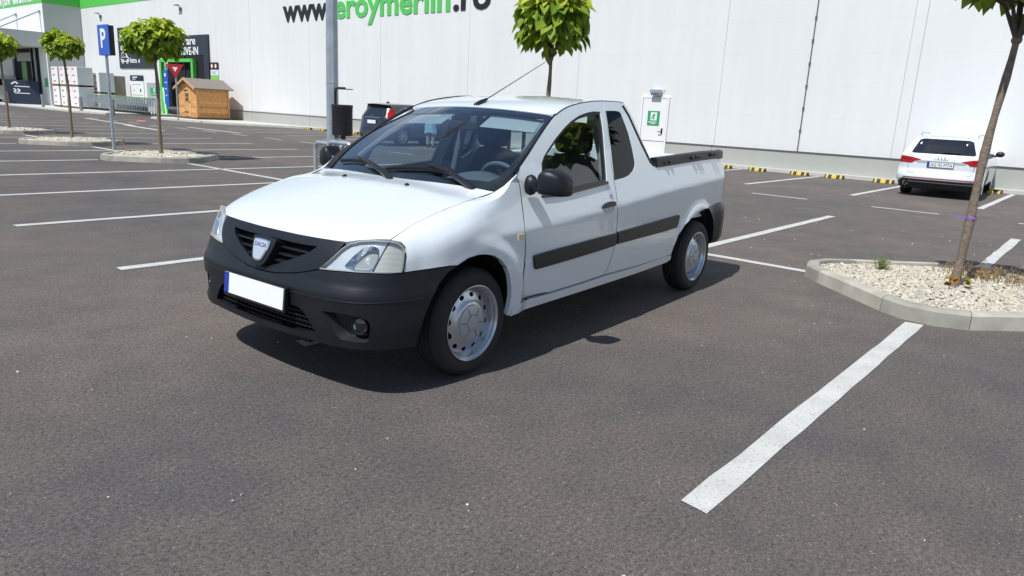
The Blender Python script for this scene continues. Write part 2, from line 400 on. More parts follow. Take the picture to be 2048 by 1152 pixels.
def door(n,S_):
    d=patch('door',door_o,S_(Fs),paint,pk,holes=[dwin],step=.04,smooth=False,thick=.03)
    patch('window_trim',dwin,S_(off(Fs,-.006,REF)),satin,d,holes=[dglass],step=.03,smooth=False,thick=.02)
    patch('window_glass',dglass,S_(off(Fs,-.018,REF)),glass,d,step=.05,smooth=False,thick=0)
    patch('belt_moulding',[(-.60,.938),(-.587,.95),(-.726,.955),(-.936,.970),(-1.33,1.003),(-1.345,.998),(-1.34,.985),(-.936,.949),(-.726,.937)],S_(off(Fs,.010,REF)),satin,d,step=.03,smooth=False,thick=.02)
    patch('rubbing_strip',[(-.469,.614),(-.487,.542),(-.505,.533),(-1.405,.568),(-1.425,.578),(-1.432,.61),(-1.428,.644),(-1.409,.655),(-.49,.624)],S_(off(Fs,.014,REF)),blackpl,d,step=.03,thick=.02)
    h=patch('door_handle',[(-1.222,.834),(-1.228,.85),(-1.276,.868),(-1.341,.874),(-1.384,.865),(-1.388,.842)],S_(off(Fs,.016,REF)),blackpl,d,step=.02,thick=.03)
    patch('handle_recess',[(-1.225,.838),(-1.388,.844),(-1.375,.81),(-1.33,.793),(-1.27,.797)],S_(off(Fs,.0015,REF)),mat('recess_shade',(.5,.52,.54),.4),d,step=.02,thick=0)  # flat patch; the hollow's shade is painted as greyer body colour
    q=S_(off(Fs,.002,REF))(-1.357,.909)
    MB().lathe([(0,.004),(.011,.004),(.013,0)],14,Matrix.Translation(q)@Matrix.Rotation(R_(-90 if q[1]>0 else 90),4,'X')).build('door_lock',chrome,d)
    patch('door_card',[(x,z) for x,z in DS[:7]]+[(-.45,.96),(-1.40,1.0)]+RS[4:]+DB,S_(off(Fs,-.07,REF)),dark,d,step=.12,smooth=False,thick=0)
    return d
doors=both('door',door)
# ---- side panels: cab corner and bed side in one pressing
CT=[(-1.5458,1.522),(-1.6603,1.5231),(-1.777,1.5231),(-1.829,1.5201)]
CB=[(-1.8605,1.4837),(-1.8925,1.4281),(-1.9215,1.3312),(-1.9575,1.2336),(-1.9949,1.1595),(-2.0199,1.1096),(-2.0575,1.0847),(-2.1309,1.0758)]
RB=[(-2.3366,1.0869),(-2.621,1.1),(-2.9961,1.1139),(-3.3217,1.1169),(-3.535,1.113)]
TL=[(-3.655,1.10),(-3.675,1.03),(-3.68,.92),(-3.68,.80),(-3.67,.735)]
RBu=[(-3.5,.727),(-3.3,.722),(-3.075,.704)]
ARCH_R=[(-3.0,.706),(-2.943,.705),(-2.811,.691),(-2.693,.66),(-2.568,.607),(-2.482,.528),(-2.442,.437),(-2.430,.372)]
SILL=[(-1.845,.366),(-1.366,.372)]
qwin=[(-1.5451,1.4573),(-1.6717,1.4614),(-1.7213,1.4584),(-1.7444,1.4432),(-1.7558,1.3857),(-1.7698,1.3141),(-1.7722,1.2136),(-1.7673,1.1165),(-1.7566,1.0906),(-1.7194,1.0597),(-1.6538,1.0328),(-1.5814,1.0179),(-1.4367,1.0049),(-1.4576,1.1296),(-1.4993,1.3092)]
qin=[(-1.5846,1.4301),(-1.7037,1.4352),(-1.7286,1.3595),(-1.7311,1.2186),(-1.7223,1.1185),(-1.6788,1.0836),(-1.6174,1.0686),(-1.5678,1.0736),(-1.5268,1.1987)]
side_o=CT+CB+RB+TL+RBu+ARCH_R+SILL+[(x-.008,z) for x,z in RS[::-1][1:]]
def side(n,S_):
    d=patch('side_panel',side_o,S_(Fs),paint,pk,holes=[qwin],step=.028,smooth=False,thick=.03)
    patch('quarter_glass',qwin,S_(off(Fs,-.003,REF)),tglass,d,step=.05,smooth=False,thick=0)
    patch('glass_border',qwin,S_(off(Fs,-.0045,REF)),void,d,holes=[qin],step=.04,smooth=False,thick=0)
    patch('rubbing_strip',[(-1.443,.577),(-1.455,.607),(-1.45,.643),(-1.434,.657),(-2.424,.697),(-2.455,.69),(-2.452,.655),(-2.43,.607),(-2.405,.593)],S_(off(Fs,.014,REF)),blackpl,d,step=.03,thick=.02)
    return d
sides=both('side_panel',side)
sill_o=[(-.31,.335),(-.395,.356),(-.699,.349),(-1.029,.353),(-1.363,.362),(-1.845,.359),(-2.425,.37),(-2.43,.335),(-2.384,.318),(-1.882,.307),(-1.401,.303),(-.833,.297),(-.427,.293),(-.31,.285)]
gapm=mat('panel_gap',(.015,.015,.016),.8)
GP=off(Fs,-.004,REF)
def seal(n,S_):
    for i,ch in enumerate(doors):
        pass
    m=MB();m.tube([S_(GP)(x,z) for x,z in DS],.0042,6);m.tube([S_(GP)(x-.004,z) for x,z in RS],.0042,6);m.tube([S_(GP)(x,z) for x,z in [RS[-1]]+DB+[DS[0]]],.004,6)
    return m.build('door_gap',gapm,doors[0] if S_(Fs)(0,.5)[1]>0 else doors[1],fix=False)
both('door_gap',seal)
both('hood_gap',lambda n,S_:MB().tube([S_(off(Fh,-.003,REF))(x,t+.002) for x,t in [HF[-1]]+HS],.0034,6).build('hood_gap',gapm,hood,fix=False))
both('sill',lambda n,S_:patch('sill',sill_o,S_(off(Fs,.010,REF)),paint,pk,step=.04,smooth=False,thick=.05))
# black trim down the back edge of the cab and clips of the missing rail cover on the left bed side
def fspath(pts,d): G_=off(Fs,d,REF);return [G_(*q) for q in pts]
rl=MB();P_=[(-1.80,1.50),(-1.843,1.434),(-1.878,1.338),(-1.922,1.241),(-1.967,1.167),(-1.998,1.118),(-2.039,1.095),(-2.114,1.088)]
for q0,q1 in zip(P_,P_[1:]):pass
rl.tube(fspath(P_,-.012),.020,8)
rl.build('cab_edge_trim',satin,pk)
rb=MB();st=[(-2.08,1.083),(-2.319,1.092),(-2.603,1.105),(-2.975,1.119),(-3.30,1.122),(-3.56,1.117)]
rows=[]
for x,z in resamp(st,.1,False):
    o_=off(Fs,.006,REF)(x,z-.012);y0=o_[1];h=.058
    rows.append([(x,y0,z-.012),(x,y0-.004,z+h-.008),(x,y0-.014,z+h),(x,y0-.055,z+h),(x,y0-.065,z+h-.01),(x,y0-.067,z-.02)])
rb.grid(rows);rb.add(rows[0],[(0,1,2,3,4,5)],False);rb.add(rows[-1],[(0,1,2,3,4,5)],False)
o_=Fs(-3.60,1.11);rb.tube([(-3.54,o_[1]-.022,1.145),(-3.60,o_[1]-.03,1.143),(-3.655,o_[1]-.05,1.13),(-3.675,o_[1]-.06,1.09),(-3.68,o_[1]-.06,1.05)],[.036,.038,.036,.032,.024],10)
rail=rb.build('bed_rail',blackpl,sides[0])
for x in (-2.22,-2.30,-2.72,-2.80,-2.86,-3.15,-3.23):
    o_=Fs(x,1.10);z=ZB_(x)+.036
    ck=MB();ck.box(x-.024,x+.024,o_[1]-.006,o_[1]+.016,z-.02,z+.012);ck.box(x-.012,x+.012,o_[1]+.014,o_[1]+.024,z-.01,z+.004)
    ck.build('rail_clip',satin,rail,bevel=.004)
# ---- roof
ED=[(-.95,1.427)]+DT[6:]+[(-1.615,1.522),(-1.727,1.522),(-1.785,1.516)]
rw=[];na=24
bul=[.095,.08,.05,.03,.02,.012,.006,0,0,0,0,0,-.02,-.03,-.04];crw=[.012,.014,.017,.020,.022,.024,.025,.026,.026,.026,.026,.026,.026,.024,.02]
for k,(x,z) in enumerate(ED):
    y=Yside(x,z)-.012;z2=z-.002
    rw.append([(x+bul[min(k,14)]*(1-(t*t)),y*t,z2+crw[min(k,14)]*(1-abs(t)**2.2)) for t in np.linspace(-1,1,na)])
def _rf(q):
    x,y,z=q;b_=min(1,max(0,(abs(y)-.55)/.10));g_=Fw(y/(.607*1.005),1.0)
    return (g_[0]*(1-b_)+x*b_-.003,y,(g_[2]+.003)*(1-b_)+z*b_)
rw[0]=[_rf(q) for q in rw[0]]
lip=[(x-.004,y,z-.02) for x,y,z in rw[0]]
rr=[(x-.01,y,z-.04) for x,y,z in rw[-1]]
rf=MB().grid([lip]+rw+[rr]).build('roof',paint,pk,angle=60)
for sg in (1,-1):
    MB().tube([(x,sg*(Yside(x,z)-.006),z-.004) for x,z in DT[5:]+CT[1:]],.008,6).build('roof_ditch_trim',satin,pk)
# aerial
ab=Vector((-.945,0,1.455));at_=Vector((-1.685,0,1.785))
ant=MB();d_=(at_-ab).normalized();ant.tube([ab+Vector((.02,0,-.012)),ab+d_*.03,ab+d_*.07,ab+d_*.10],[.024,.020,.013,.007],10);ant.tube([ab+d_*.1,at_],[.0038,.0025],6);ant.build('aerial',satin,pk)
# ---- windscreen
wo_=[(-1,.0),(1,.0),(1.0,.2),(1,.5),(1,.8),(.995,.96),(.96,1.0),(.5,1.0),(0,1.0),(-.5,1.0),(-.96,1.0),(-.995,.96),(-1,.8),(-1,.5),(-1,.2)]
wi_=[(-.90,.085),(0,.085),(.90,.085),(.945,.13),(.955,.5),(.95,.88),(.90,.935),(.4,.94),(.07,.94),(.06,.90),(-.06,.90),(-.07,.94),(-.4,.94),(-.90,.935),(-.95,.88),(-.955,.5),(-.945,.13)]
ws=patch('windscreen',wo_,Fw,wglass,pk,step=.07,smooth=False,thick=0)
patch('windscreen_border',wo_,off(Fw,-.003,REF),void,ws,holes=[wi_],step=.06,smooth=False,thick=0)
for S_ in (lambda f:f,mir):
    pt=MB();Dp=[S_(Fh)(x,t) for x,t in ((-.236,.424),(-.298,.431),(-.351,.413),(-.381,.413))]+[S_(Fs)(x,z) for x,z in DT[:5]+[(-.928,1.408),(-.95,1.419)]]
    sg=1 if Dp[0][1]>0 else -1;R1=[];R2=[];R0=[]
    for q in Dp:
        b=min(1,max(0,(q[2]-.985)/(1.43-.985)));e=Fw(sg*.995,b)+np.array([.003,0,.004])
        R0.append(e);R1.append((e*.35+np.array(q)*.65)+np.array([.010,0,.008]));R2.append(np.array(q)+np.array([0,0,-.004]))
    pt.grid([R0,R1,R2])
    pt.build('windscreen_pillar_trim',blackpl,pk,fix=True)
cw=MB();cr_=[]
for a in np.linspace(-1,1,25):
    f_=Fw(a,.0);h_=np.array([-.172-.064*abs(a)**2-.012,f_[1]*1.0,0]);h_[2]=Fh(h_[0],min(.43,.43*abs(a)))[2]-.028
    cr_.append([h_+np.array([.05,0,-.01]),h_,f_+np.array([.0,0,-.006]),Fw(a,.05)+np.array([-.01,0,-.008])])
cw.grid(cr_).build('cowl_panel',satin,pk)
G_=off(Fw,.018,REF)
def wiper(pts,arm):
    m=MB();P=[G_(a,b) for a,b in pts];m.tube(P,.007,6)
    m.grid([[p+np.array([0,0,-.016]) for p in P],[p+np.array([0,0,.008]) for p in P]])
    A=[off(Fw,d,REF)(a,b) for a,b,d in arm];m.tube(A,[.020]*2+[.013]*(len(A)-3)+[.008],7)
    return m.build('wiper',satin,pk)
wiper([(-.10,.085),(.1,.115),(.3,.135),(.55,.12),(.62,.10)],[(.86,-.02,.01),(.80,.0,.03),(.54,.10,.042),(.30,.150,.035)])
wiper([(-.86,.09),(-.7,.115),(-.5,.125),(-.3,.105),(-.22,.085)],[(.06,-.02,.01),(0,.005,.03),(-.29,.085,.042),(-.54,.135,.035)])
# ---- front bumper
bb=[(0,0.262),(0.1722,0.263),(0.3302,0.2679),(0.455,0.2702),(0.5332,0.2661),(0.6203,0.2678),(0.7535,0.2663),(0.8758,0.264),(0.9876,0.2617)]
ba=[(1.0033,0.3349),(1.0304,0.4127),(1.0721,0.4958),(1.1187,0.5621),(1.1775,0.6128),(1.243,0.6412)]
bt=[(1.1201,0.6438),(1.0136,0.6429),(0.9151,0.6388),(0.8496,0.6387),(0.7336,0.6391),(0.5969,0.6342),(0.4272,0.6242),(0.3576,0.6043),(0.265,0.5821),(0.1284,0.5602),(0,0.554)]
hb=bb+ba+bt;bump_o=hb+[(-s,z) for s,z in hb[::-1] if s>0]
lgr=[(0,0.428),(0.204,0.4293),(0.3119,0.4282),(0.3612,0.414),(0.4056,0.3683),(0.4425,0.3229),(0.4424,0.3091),(0.2835,0.299),(0.1299,0.2924),(0,0.291)]
lg_o=lgr+[(-s,z) for s,z in lgr[::-1] if s>0]
fog=[(0.4913,0.4377),(0.5418,0.441),(0.628,0.4428),(0.6994,0.4325),(0.7361,0.4164),(0.7467,0.3919),(0.747,0.3482),(0.7387,0.3124),(0.7187,0.3028),(0.6612,0.3046),(0.5999,0.3076),(0.5616,0.3312),(0.5314,0.3768)]
fogm=[(-s,z) for s,z in fog]
BREF=(0,0,.45)
fb=patch('front_bumper',bump_o,Fr,blackpl,pk,holes=[lg_o,fog,fogm],step=.03,smooth=False,thick=.045,hthick=.05,ref=BREF)
G2=off(Fr,-.048,BREF)
patch('grille_backing',[(s*1.05,.36+(z-.36)*1.2) for s,z in lg_o],off(Fr,-.07,BREF),void,fb,step=.06,smooth=False,thick=0,ref=BREF)
hx=MB();r_=.0165;row=0;z=.288
G3=off(Fr,-.022,BREF)
while z<.435:
    s=-.43+(r_*.87*2)*(.5 if row%2 else 0)
    while s<.43:
        if inpoly(s,z,[(a*1.03,.36+(b-.36)*1.08) for a,b in lg_o]):
            for k in range(3):
                a0=math.pi/6+k*math.pi/3;a1=a0+math.pi/3
                p0=G3(s+r_*math.cos(a0),z+r_*math.sin(a0));p1=G3(s+r_*math.cos(a1),z+r_*math.sin(a1))
                dx=np.array([-.014,0,0]);up=np.array([0,0,.0022])
                hx.add([p0-up,p1-up,p1+up,p0+up,p0+dx-up,p1+dx-up,p1+dx+up,p0+dx+up],[(0,1,2,3),(0,4,5,1),(3,2,6,7)],False)
        s+=r_*.87*2
    z+=r_*1.5;row+=1
hx.build('grille_mesh',satin,fb)
for q in (fog,fogm):
    sg=1 if q[0][0]>0 else -1
    c=(sum(s for s,z in q)/len(q),sum(z for s,z in q)/len(q))
    mm=MB();A=[Fr(s,z)-fnorm(Fr,s,z)*0 for s,z in q]
    inn=[off(Fr,-.05-.02*sg*0,BREF)(c[0]+(s-c[0])*.80+sg*.012,c[1]+(z-c[1])*.80) for s,z in q]
    ou=[off(Fr,-.003,BREF)(s,z) for s,z in q]
    mm.grid([ou,inn],cv=True);mm.add(inn,[tuple(range(len(inn)))],False)
    fp=mm.build('fog_lamp_pocket',blackpl,fb)
    n=np.array([.93,.36*sg,0]);pc=off(Fr,-.045,BREF)(sg*0.695,0.378)
    M_=frame(pc,(-n[1],n[0],0),(0,0,1))
    fl=MB().lathe([(.046,-.03),(.046,.012),(.043,.020),(.039,.020),(.036,.010)],24,M_).build('fog_lamp',satin,fb)
    MB().lathe([(.038,.010),(.030,-.012),(.012,-.022),(0,-.024)],24,M_).build('reflector',chrome,fl)
    MB().lathe([(0,.018),(.02,.016),(.039,.010)],24,M_).build('lens',lensg,fl)
# crease lines, tow-hook shadow flap below
cs=MB();cs.tube([off(Fr,.001,BREF)(s,.497+.012*max(0,abs(s)-.3)) for s in np.linspace(-1.03,1.03,60)],.003,5);cs.build('bumper_crease',satin,fb)
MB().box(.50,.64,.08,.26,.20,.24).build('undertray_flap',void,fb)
# number plate (blank: the photograph shows it painted over)
M_=frame(Fr(0,.455)+np.array([.022,0,0]),(0,1,0),(-.10,0,1))
hold=MB();hold.prism([(-.268,-.066),(.268,-.066),(.268,.062),(-.268,.062)],-.02,.004,M_)
hp=hold.build('plate_holder',satin,fb,bevel=.004)
pl=MB().prism([(-.26,-.052),(.26,-.052),(.26,.056),(-.26,.056)],.004,.008,M_).build('number_plate',platew,hp)
MB().prism([(-.26,-.052),(-.218,-.052),(-.218,.056),(-.26,.056)],.008,.0095,M_).build('plate_band',blueeu,pl)
# ---- grille
gh=[(0,0.721),(0.0766,0.721),(0.1886,0.7196),(0.2923,0.7211),(0.3697,0.7247),(0.3326,0.6941),(0.2835,0.6722),(0.234,0.6494),(0.1816,0.6287),(0.1362,0.6113),(0.087,0.5941),(0.04,0.581),(0,0.577)]
g_o=gh+[(-s,z) for s,z in gh[::-1] if s>0]
gs=[(0,0.758),(0.0991,0.7581),(0.1971,0.7577),(0.3292,0.7596),(0.4218,0.7616),(0.5417,0.7629),(0.5099,0.7149),(0.4684,0.6702),(0.4249,0.6281),(0.3574,0.6083),(0.265,0.5861),(0.1284,0.5642),(0,0.558)]
gs_o=gs+[(-s,z) for s,z in gs[::-1] if s>0]
GF=off(Fr,.004,BREF)
gr=patch('grille',gs_o,GF,blackpl,pk,holes=[g_o],step=.03,smooth=False,thick=.03,hthick=.05,ref=BREF)
patch('grille_backing',[(s*1.04,.66+(z-.66)*1.06) for s,z in g_o],off(Fr,-.055,BREF),void,gr,step=.05,smooth=False,thick=0,ref=BREF)
for z in (.694,.660,.626,.596):
    run=[s for s in np.linspace(-.42,.42,85) if inpoly(s,z,[(a*1.01,b) for a,b in g_o])]
    if len(run)<3: continue
    rows=[]
    for s in run:
        G5=lambda d,zz:off(Fr,d,BREF)(s,zz)
        rows.append([G5(-.052,z+.016),G5(-.012,z+.004),G5(-.005,z-.001),G5(-.006,z-.007),G5(-.014,z-.010),G5(-.05,z-.006)])
    MB().grid(rows).build('slat',blackpl,gr)
emo=[(-.066,.050),(-.03,.055),(.03,.055),(.066,.050),(.069,.042),(.060,0),(.043,-.045),(.028,-.062),(0,-.066),(-.028,-.062),(-.043,-.045),(-.060,0),(-.069,.042)]
emo=smoothpoly(emo,2)
ec=np.array(Fr(0,.655))+np.array([.012,0,.004]);up_=(-.40,0,1)
ME=frame(ec,(0,1,0),up_)
def inset(P,k): return [(x*k,y*k) for x,y in P]
def pillow(m,P,d0,d1,M,k=.9):
    A=[M@Vector((x,y,d0)) for x,y in P];B=[M@Vector((x,y,d1-.003)) for x,y in P];C=[M@Vector((x*k,y*k,d1)) for x,y in P]
    m.grid([A,B,C],cv=True);m.add(C,[tuple(range(len(C)))],False);return m
pl_=pillow(MB(),[(x*1.42+0,y*1.32) for x,y in emo],-.05,.020,ME,.9).build('emblem_plinth',blackpl,gr)
em=pillow(MB(),emo,.018,.030,ME,.94).build('emblem',chrome,pl_)
inn=[(x*.86,y*.86) for x,y in emo]
MB().prism([q for q in inn if q[1]>-.004]+[] if False else inn,.0301,.0312,ME).build('emblem_face',mat('emblem_silver',(.62,.65,.68),.28,metal=.55),em)
text('emblem_lettering','DACIA',mat('emblem_blue',(.01,.035,.22),.4),em,ME@Matrix.Translation((0,.022,.0312)),width=.098,height=.022,depth=.0008,bold=.01)
# ---- headlights
hl=[(0.4292,0.6283),(0.4808,0.6765),(0.5315,0.7303),(0.5807,0.761),(0.6474,0.7769),(0.7757,0.7901),(0.8625,0.7905),(0.8985,0.7829),(0.9185,0.7651),(0.9239,0.738),(0.9145,0.6836),(0.9051,0.6442),(0.8497,0.6426),(0.7337,0.6431),(0.5967,0.6381)]
HD=[(0.8625,0.7905),(0.8161,0.7379),(0.7823,0.6849),(0.7583,0.6438)]
h_in=[(0.445, 0.6348)]+hl[1:6]+[(0.849, 0.787),(0.8064, 0.7381),(0.7744, 0.685),(0.7505, 0.6469),(0.5964, 0.642)]
h_out=HD+[(0.8518, 0.6445),(0.9032, 0.6463),(0.9115, 0.6837),(0.92, 0.7381),(0.9147, 0.7652),(0.8948, 0.78)]
h_bowl=[(0.5792,0.661),(0.6216,0.7165),(0.6874,0.7548),(0.7509,0.7683),(0.787,0.7582),(0.7875,0.7136),(0.763,0.6694),(0.7409,0.6549),(0.6521,0.65)]
ribs=bpy.data.materials.new('ribbed_lens');ribs.use_nodes=True
_t=ribs.node_tree;_b=_t.nodes['Principled BSDF'];_b.inputs['Base Color'].default_value=(.56,.56,.51,1);_b.inputs['Roughness'].default_value=.18;_b.inputs['Metallic'].default_value=0
_w=nn(_t,'ShaderNodeTexWave',bands_direction='Z');_w.inputs['Scale'].default_value=55;_tc=nn(_t,'ShaderNodeTexCoord');_bu=nn(_t,'ShaderNodeBump');_bu.inputs['Strength'].default_value=.35;_bu.inputs['Distance'].default_value=.006
_t.links.new(_tc.outputs['Object'],_w.inputs['Vector']);_t.links.new(_w.outputs['Fac'],_bu.inputs['Height']);_t.links.new(_bu.outputs[0],_b.inputs['Normal'])
hsil=mat('lamp_silver',(.72,.74,.76),.25,metal=.45)
def headlight(n,S_):
    F=S_(Fr)
    h=patch('headlight',hl,off(F,-.045,BREF),mat('lamp_housing',(.30,.31,.31),.35,metal=.3),pk,step=.04,thick=0,ref=BREF,smooth=False)
    patch('lamp_rim',hl,off(F,.004,BREF),mat('lens_rim',(.30,.31,.30),.25),h,holes=[[(.69+(s-.69)*.972,.712+(z-.712)*.93) for s,z in hl]],step=.03,thick=.05,hthick=.02,ref=BREF,smooth=False)
    patch('turn_signal',h_out,off(F,-.012,BREF),ribs,h,step=.02,thick=.03,ref=BREF)
    bc=np.mean(h_bowl,0);m=MB();k_=[1,.92,.78,.55,.3,.08];d_=[-.006,-.028,-.052,-.070,-.082,-.086]
    bs=smoothpoly(h_bowl,2)
    m.grid([[off(F,d,BREF)(bc[0]+(s-bc[0])*k,bc[1]+(z-bc[1])*k) for s,z in bs] for k,d in zip(k_,d_)],cv=True)
    m.build('reflector',chrome,h)
    patch('bezel',h_in,off(F,-.014,BREF),hsil,h,holes=[h_bowl],step=.03,thick=.0,ref=BREF)
    b=F(*bc);nb=fnorm(F,*bc);nb=nb*(1 if np.dot(nb,b)>0 else -1)
    MB().sphere(b-nb*.055,.020,12,8).build('bulb',mat('bulb_glass',(.75,.76,.78),.05,metal=.5),h)
    patch('lens',hl,off(F,.003,BREF),lensg,h,step=.04,thick=0,ref=BREF,smooth=False)
    return h
hls=both('headlight',headlight)
# ---- mirrors
def wing_mirror(sg):
    m=MB();rows=[]
    # sections across y from the door outwards; (y, xc, zc, half x, half z)
    secs=[(.850,-.462,1.022,.036,.034),(.885,-.468,1.022,.038,.035),(.905,-.472,1.026,.055,.040),(.925,-.478,1.040,.082,.062),(.950,-.484,1.048,.090,.074),(1.00,-.495,1.045,.090,.072),(1.045,-.506,1.037,.084,.064),(1.072,-.514,1.029,.072,.053),(1.082,-.520,1.024,.050,.042),(1.088,-.522,1.022,.02,.018)]
    for y,xc,zc,hx_,hz in secs:
        y=.845+(y-.85)*.89
        rows.append([(xc+hx_*(abs(math.cos(a))**.5)*math.copysign(1,math.cos(a))*(1 if math.cos(a)>0 else .62),sg*y,zc+hz*(abs(math.sin(a))**.5)*math.copysign(1,math.sin(a))) for a in np.linspace(0,2*math.pi,24,endpoint=False)])
    m.add(rows[-1],[tuple(range(24))],False)
    o=m.grid(rows,cv=True).build('door_mirror',blackpl,pk,angle=70)
    b=MB();b.lathe([(0,-.03),(.046,-.03),(.052,-.01),(.044,.012),(.030,.024),(.024,.03)],20,Matrix.Translation((-.455,sg*.838,1.022))@Matrix.Rotation(R_(-90*sg),4,'X')@Matrix.Diagonal((.8,1.15,1,1))).build('mirror_foot',blackpl,o)
    g=MB();g.prism([(.055*math.cos(a)*1.15,.05*math.sin(a)) for a in np.linspace(0,2*math.pi,20,endpoint=False)],0,.002,frame((-.536,sg*.965,1.038),(0,-1,0),(0,0,1)));g.build('mirror_glass',chrome,o)
for sg in (1,-1): wing_mirror(sg)
# ---- rear bumper, lamps, tailgate, bed
def PR(t): # plan curve round the tail, left wheel arch to centre
    P=[(-3.075,.835),(-3.25,.825),(-3.42,.805),(-3.56,.765),(-3.66,.70),(-3.71,.60),(-3.735,.4),(-3.745,0)]
    s=np.concatenate([[0],np.cumsum(np.hypot(*np.diff(np.array(P),axis=0).T))]);s/=s[-1]
    return spl(s,[q[0] for q in P])(t),spl(s,[q[1] for q in P])(t)
rows=[]
zz=[(.36,-.05),(.375,-.015),(.42,0),(.50,.002),(.59,.004),(.65,0),(.70,-.008),(.724,-.035)]
XA=spl([.36,.42,.50,.59,.65,.70,.73],[-3.245,-3.262,-3.248,-3.188,-3.128,-3.06,-3.02])
for k in range(4):
    row=[]
    for z,o in zz:
        x=XA(z)*(1-k/4)+(-3.32)*k/4
        row.append((x,Yside(x,max(.45,z))+.010+o*.6,z))
    rows.append(row)
for t in list(np.linspace(.22,1,26)):
    x,y=PR(t);tx,ty=PR(min(1,t+.01));ux,uy=PR(max(0,t-.01));n=np.array([-(ty-uy),tx-ux]);n=n/np.linalg.norm(n)
    if n[0]*(x+1.4)+n[1]*y<0:n=-n
    rows.append([(x+n[0]*(o+.012),y+n[1]*(o+.012),z) for z,o in zz])
rows=[[(rows[0][i][0]+.004,rows[0][i][1]-.05,rows[0][i][2]) for i in range(len(zz))]]+rows
R2=[[(x,-y,z) for x,y,z in r] for r in rows[::-1]][1:]
MB().grid(rows+R2).build('rear_bumper',blackpl,pk,angle=60)
both('tail_light',lambda n,S_:patch('tail_light',[(-3.60,.745),(-3.672,.75),(-3.685,.9),(-3.685,1.04),(-3.66,1.06),(-3.61,1.05),(-3.60,.9)],S_(off(Fs,.006,REF)),redlens,pk,step=.03,thick=.03))
tg=MB();tg.box(-3.72,-3.68,-.64,.64,.72,1.10);tg.build('tailgate',paint,pk,bevel=.012)
bd=MB()
bd.box(-3.68,-2.0,-.66,.66,.60,.63)                     # floor
bd.box(-2.02,-1.99,-.70,.70,.60,1.06)                   # front bulkhead
for sg in (1,-1):
    P=[];Q=[]
    for x in np.linspace(-2.0,-3.66,20):
        y=Yside(x,ZB_(x)+.0)-.05;z=ZB_(x)+.005
        P.append([(x,sg*(y+.045),z),(x,sg*(y-.02),z+.012),(x,sg*(y-.035),z),(x,sg*(y-.045),z-.12),(x,sg*(y-.05),.63)])
    bd.grid(P)
    bd.box(-3.25,-2.5,sg*.52,sg*.75,.62,.86)
bd.build('cargo_bed',bedmat,pk,bevel=None,angle=30)
for x in (-2.3,-2.9,-3.4):
    hk=MB();y=-(Yside(x,ZB_(x))-.088);hk.box(x-.02,x+.02,y-.0,y+.03,1.03,1.06)
    hk.build('lashing_hook',satin,pk)
# cab rear wall with a window
CR=lambda y,z:np.array([-1.80-(1.5-z)*.28 if z>1.06 else -1.92-(1.06-z)*.05,y,z])
ro=[(-.70,.62),(.70,.62),(.74,1.0),(.72,1.10),(.62,1.50),(0,1.53),(-.62,1.50),(-.72,1.10),(-.74,1.0)]
rwn=[(-.56,1.10),(.56,1.10),(.52,1.42),(-.52,1.42)]
cwl=patch('cab_rear_wall',ro,CR,mat('cab_wall',(.28,.29,.29),.6),pk,holes=[rwn],step=.08,thick=.03,ref=(0,0,1),smooth=False)
patch('rear_window',rwn,CR,glass,cwl,step=.15,thick=0,ref=(0,0,1),smooth=False)
for y in (-.30,.30,-.45,.45): MB().box(-1.885,-1.865,y-.012,y+.012,1.08,1.44).build('window_guard',satin,cwl)
# ---- underbody, wheel wells, engine bay
ub=MB();ub.box(-3.6,.55,-.62,.62,.24,.34);ub.box(-2.38,-.55,-.77,.77,.29,.38);ub.box(-.2,.50,-.58,.58,.30,.66);ub.box(-3.55,-3.3,-.7,.7,.34,.6)
for wx in (0.02,-2.88):
    for sg in (1,-1):
        P=[];
        for a in np.linspace(0.05,math.pi-.05,24):
            xx=wx+.385*math.cos(a);zz_=.32+.385*math.sin(a);yo=min(Yside(xx,max(.35,min(.66,zz_)))-.032,.80 if xx<.25 else .80-.35*(xx-.25))
            P.append([(xx,sg*yo,zz_),(xx,sg*.50,zz_)])
        ub.grid(P)
        c=[p[1] for p in P];ub.add(c,[tuple(range(len(c)))],False)
ub.build('underbody',void,pk,fix=False)
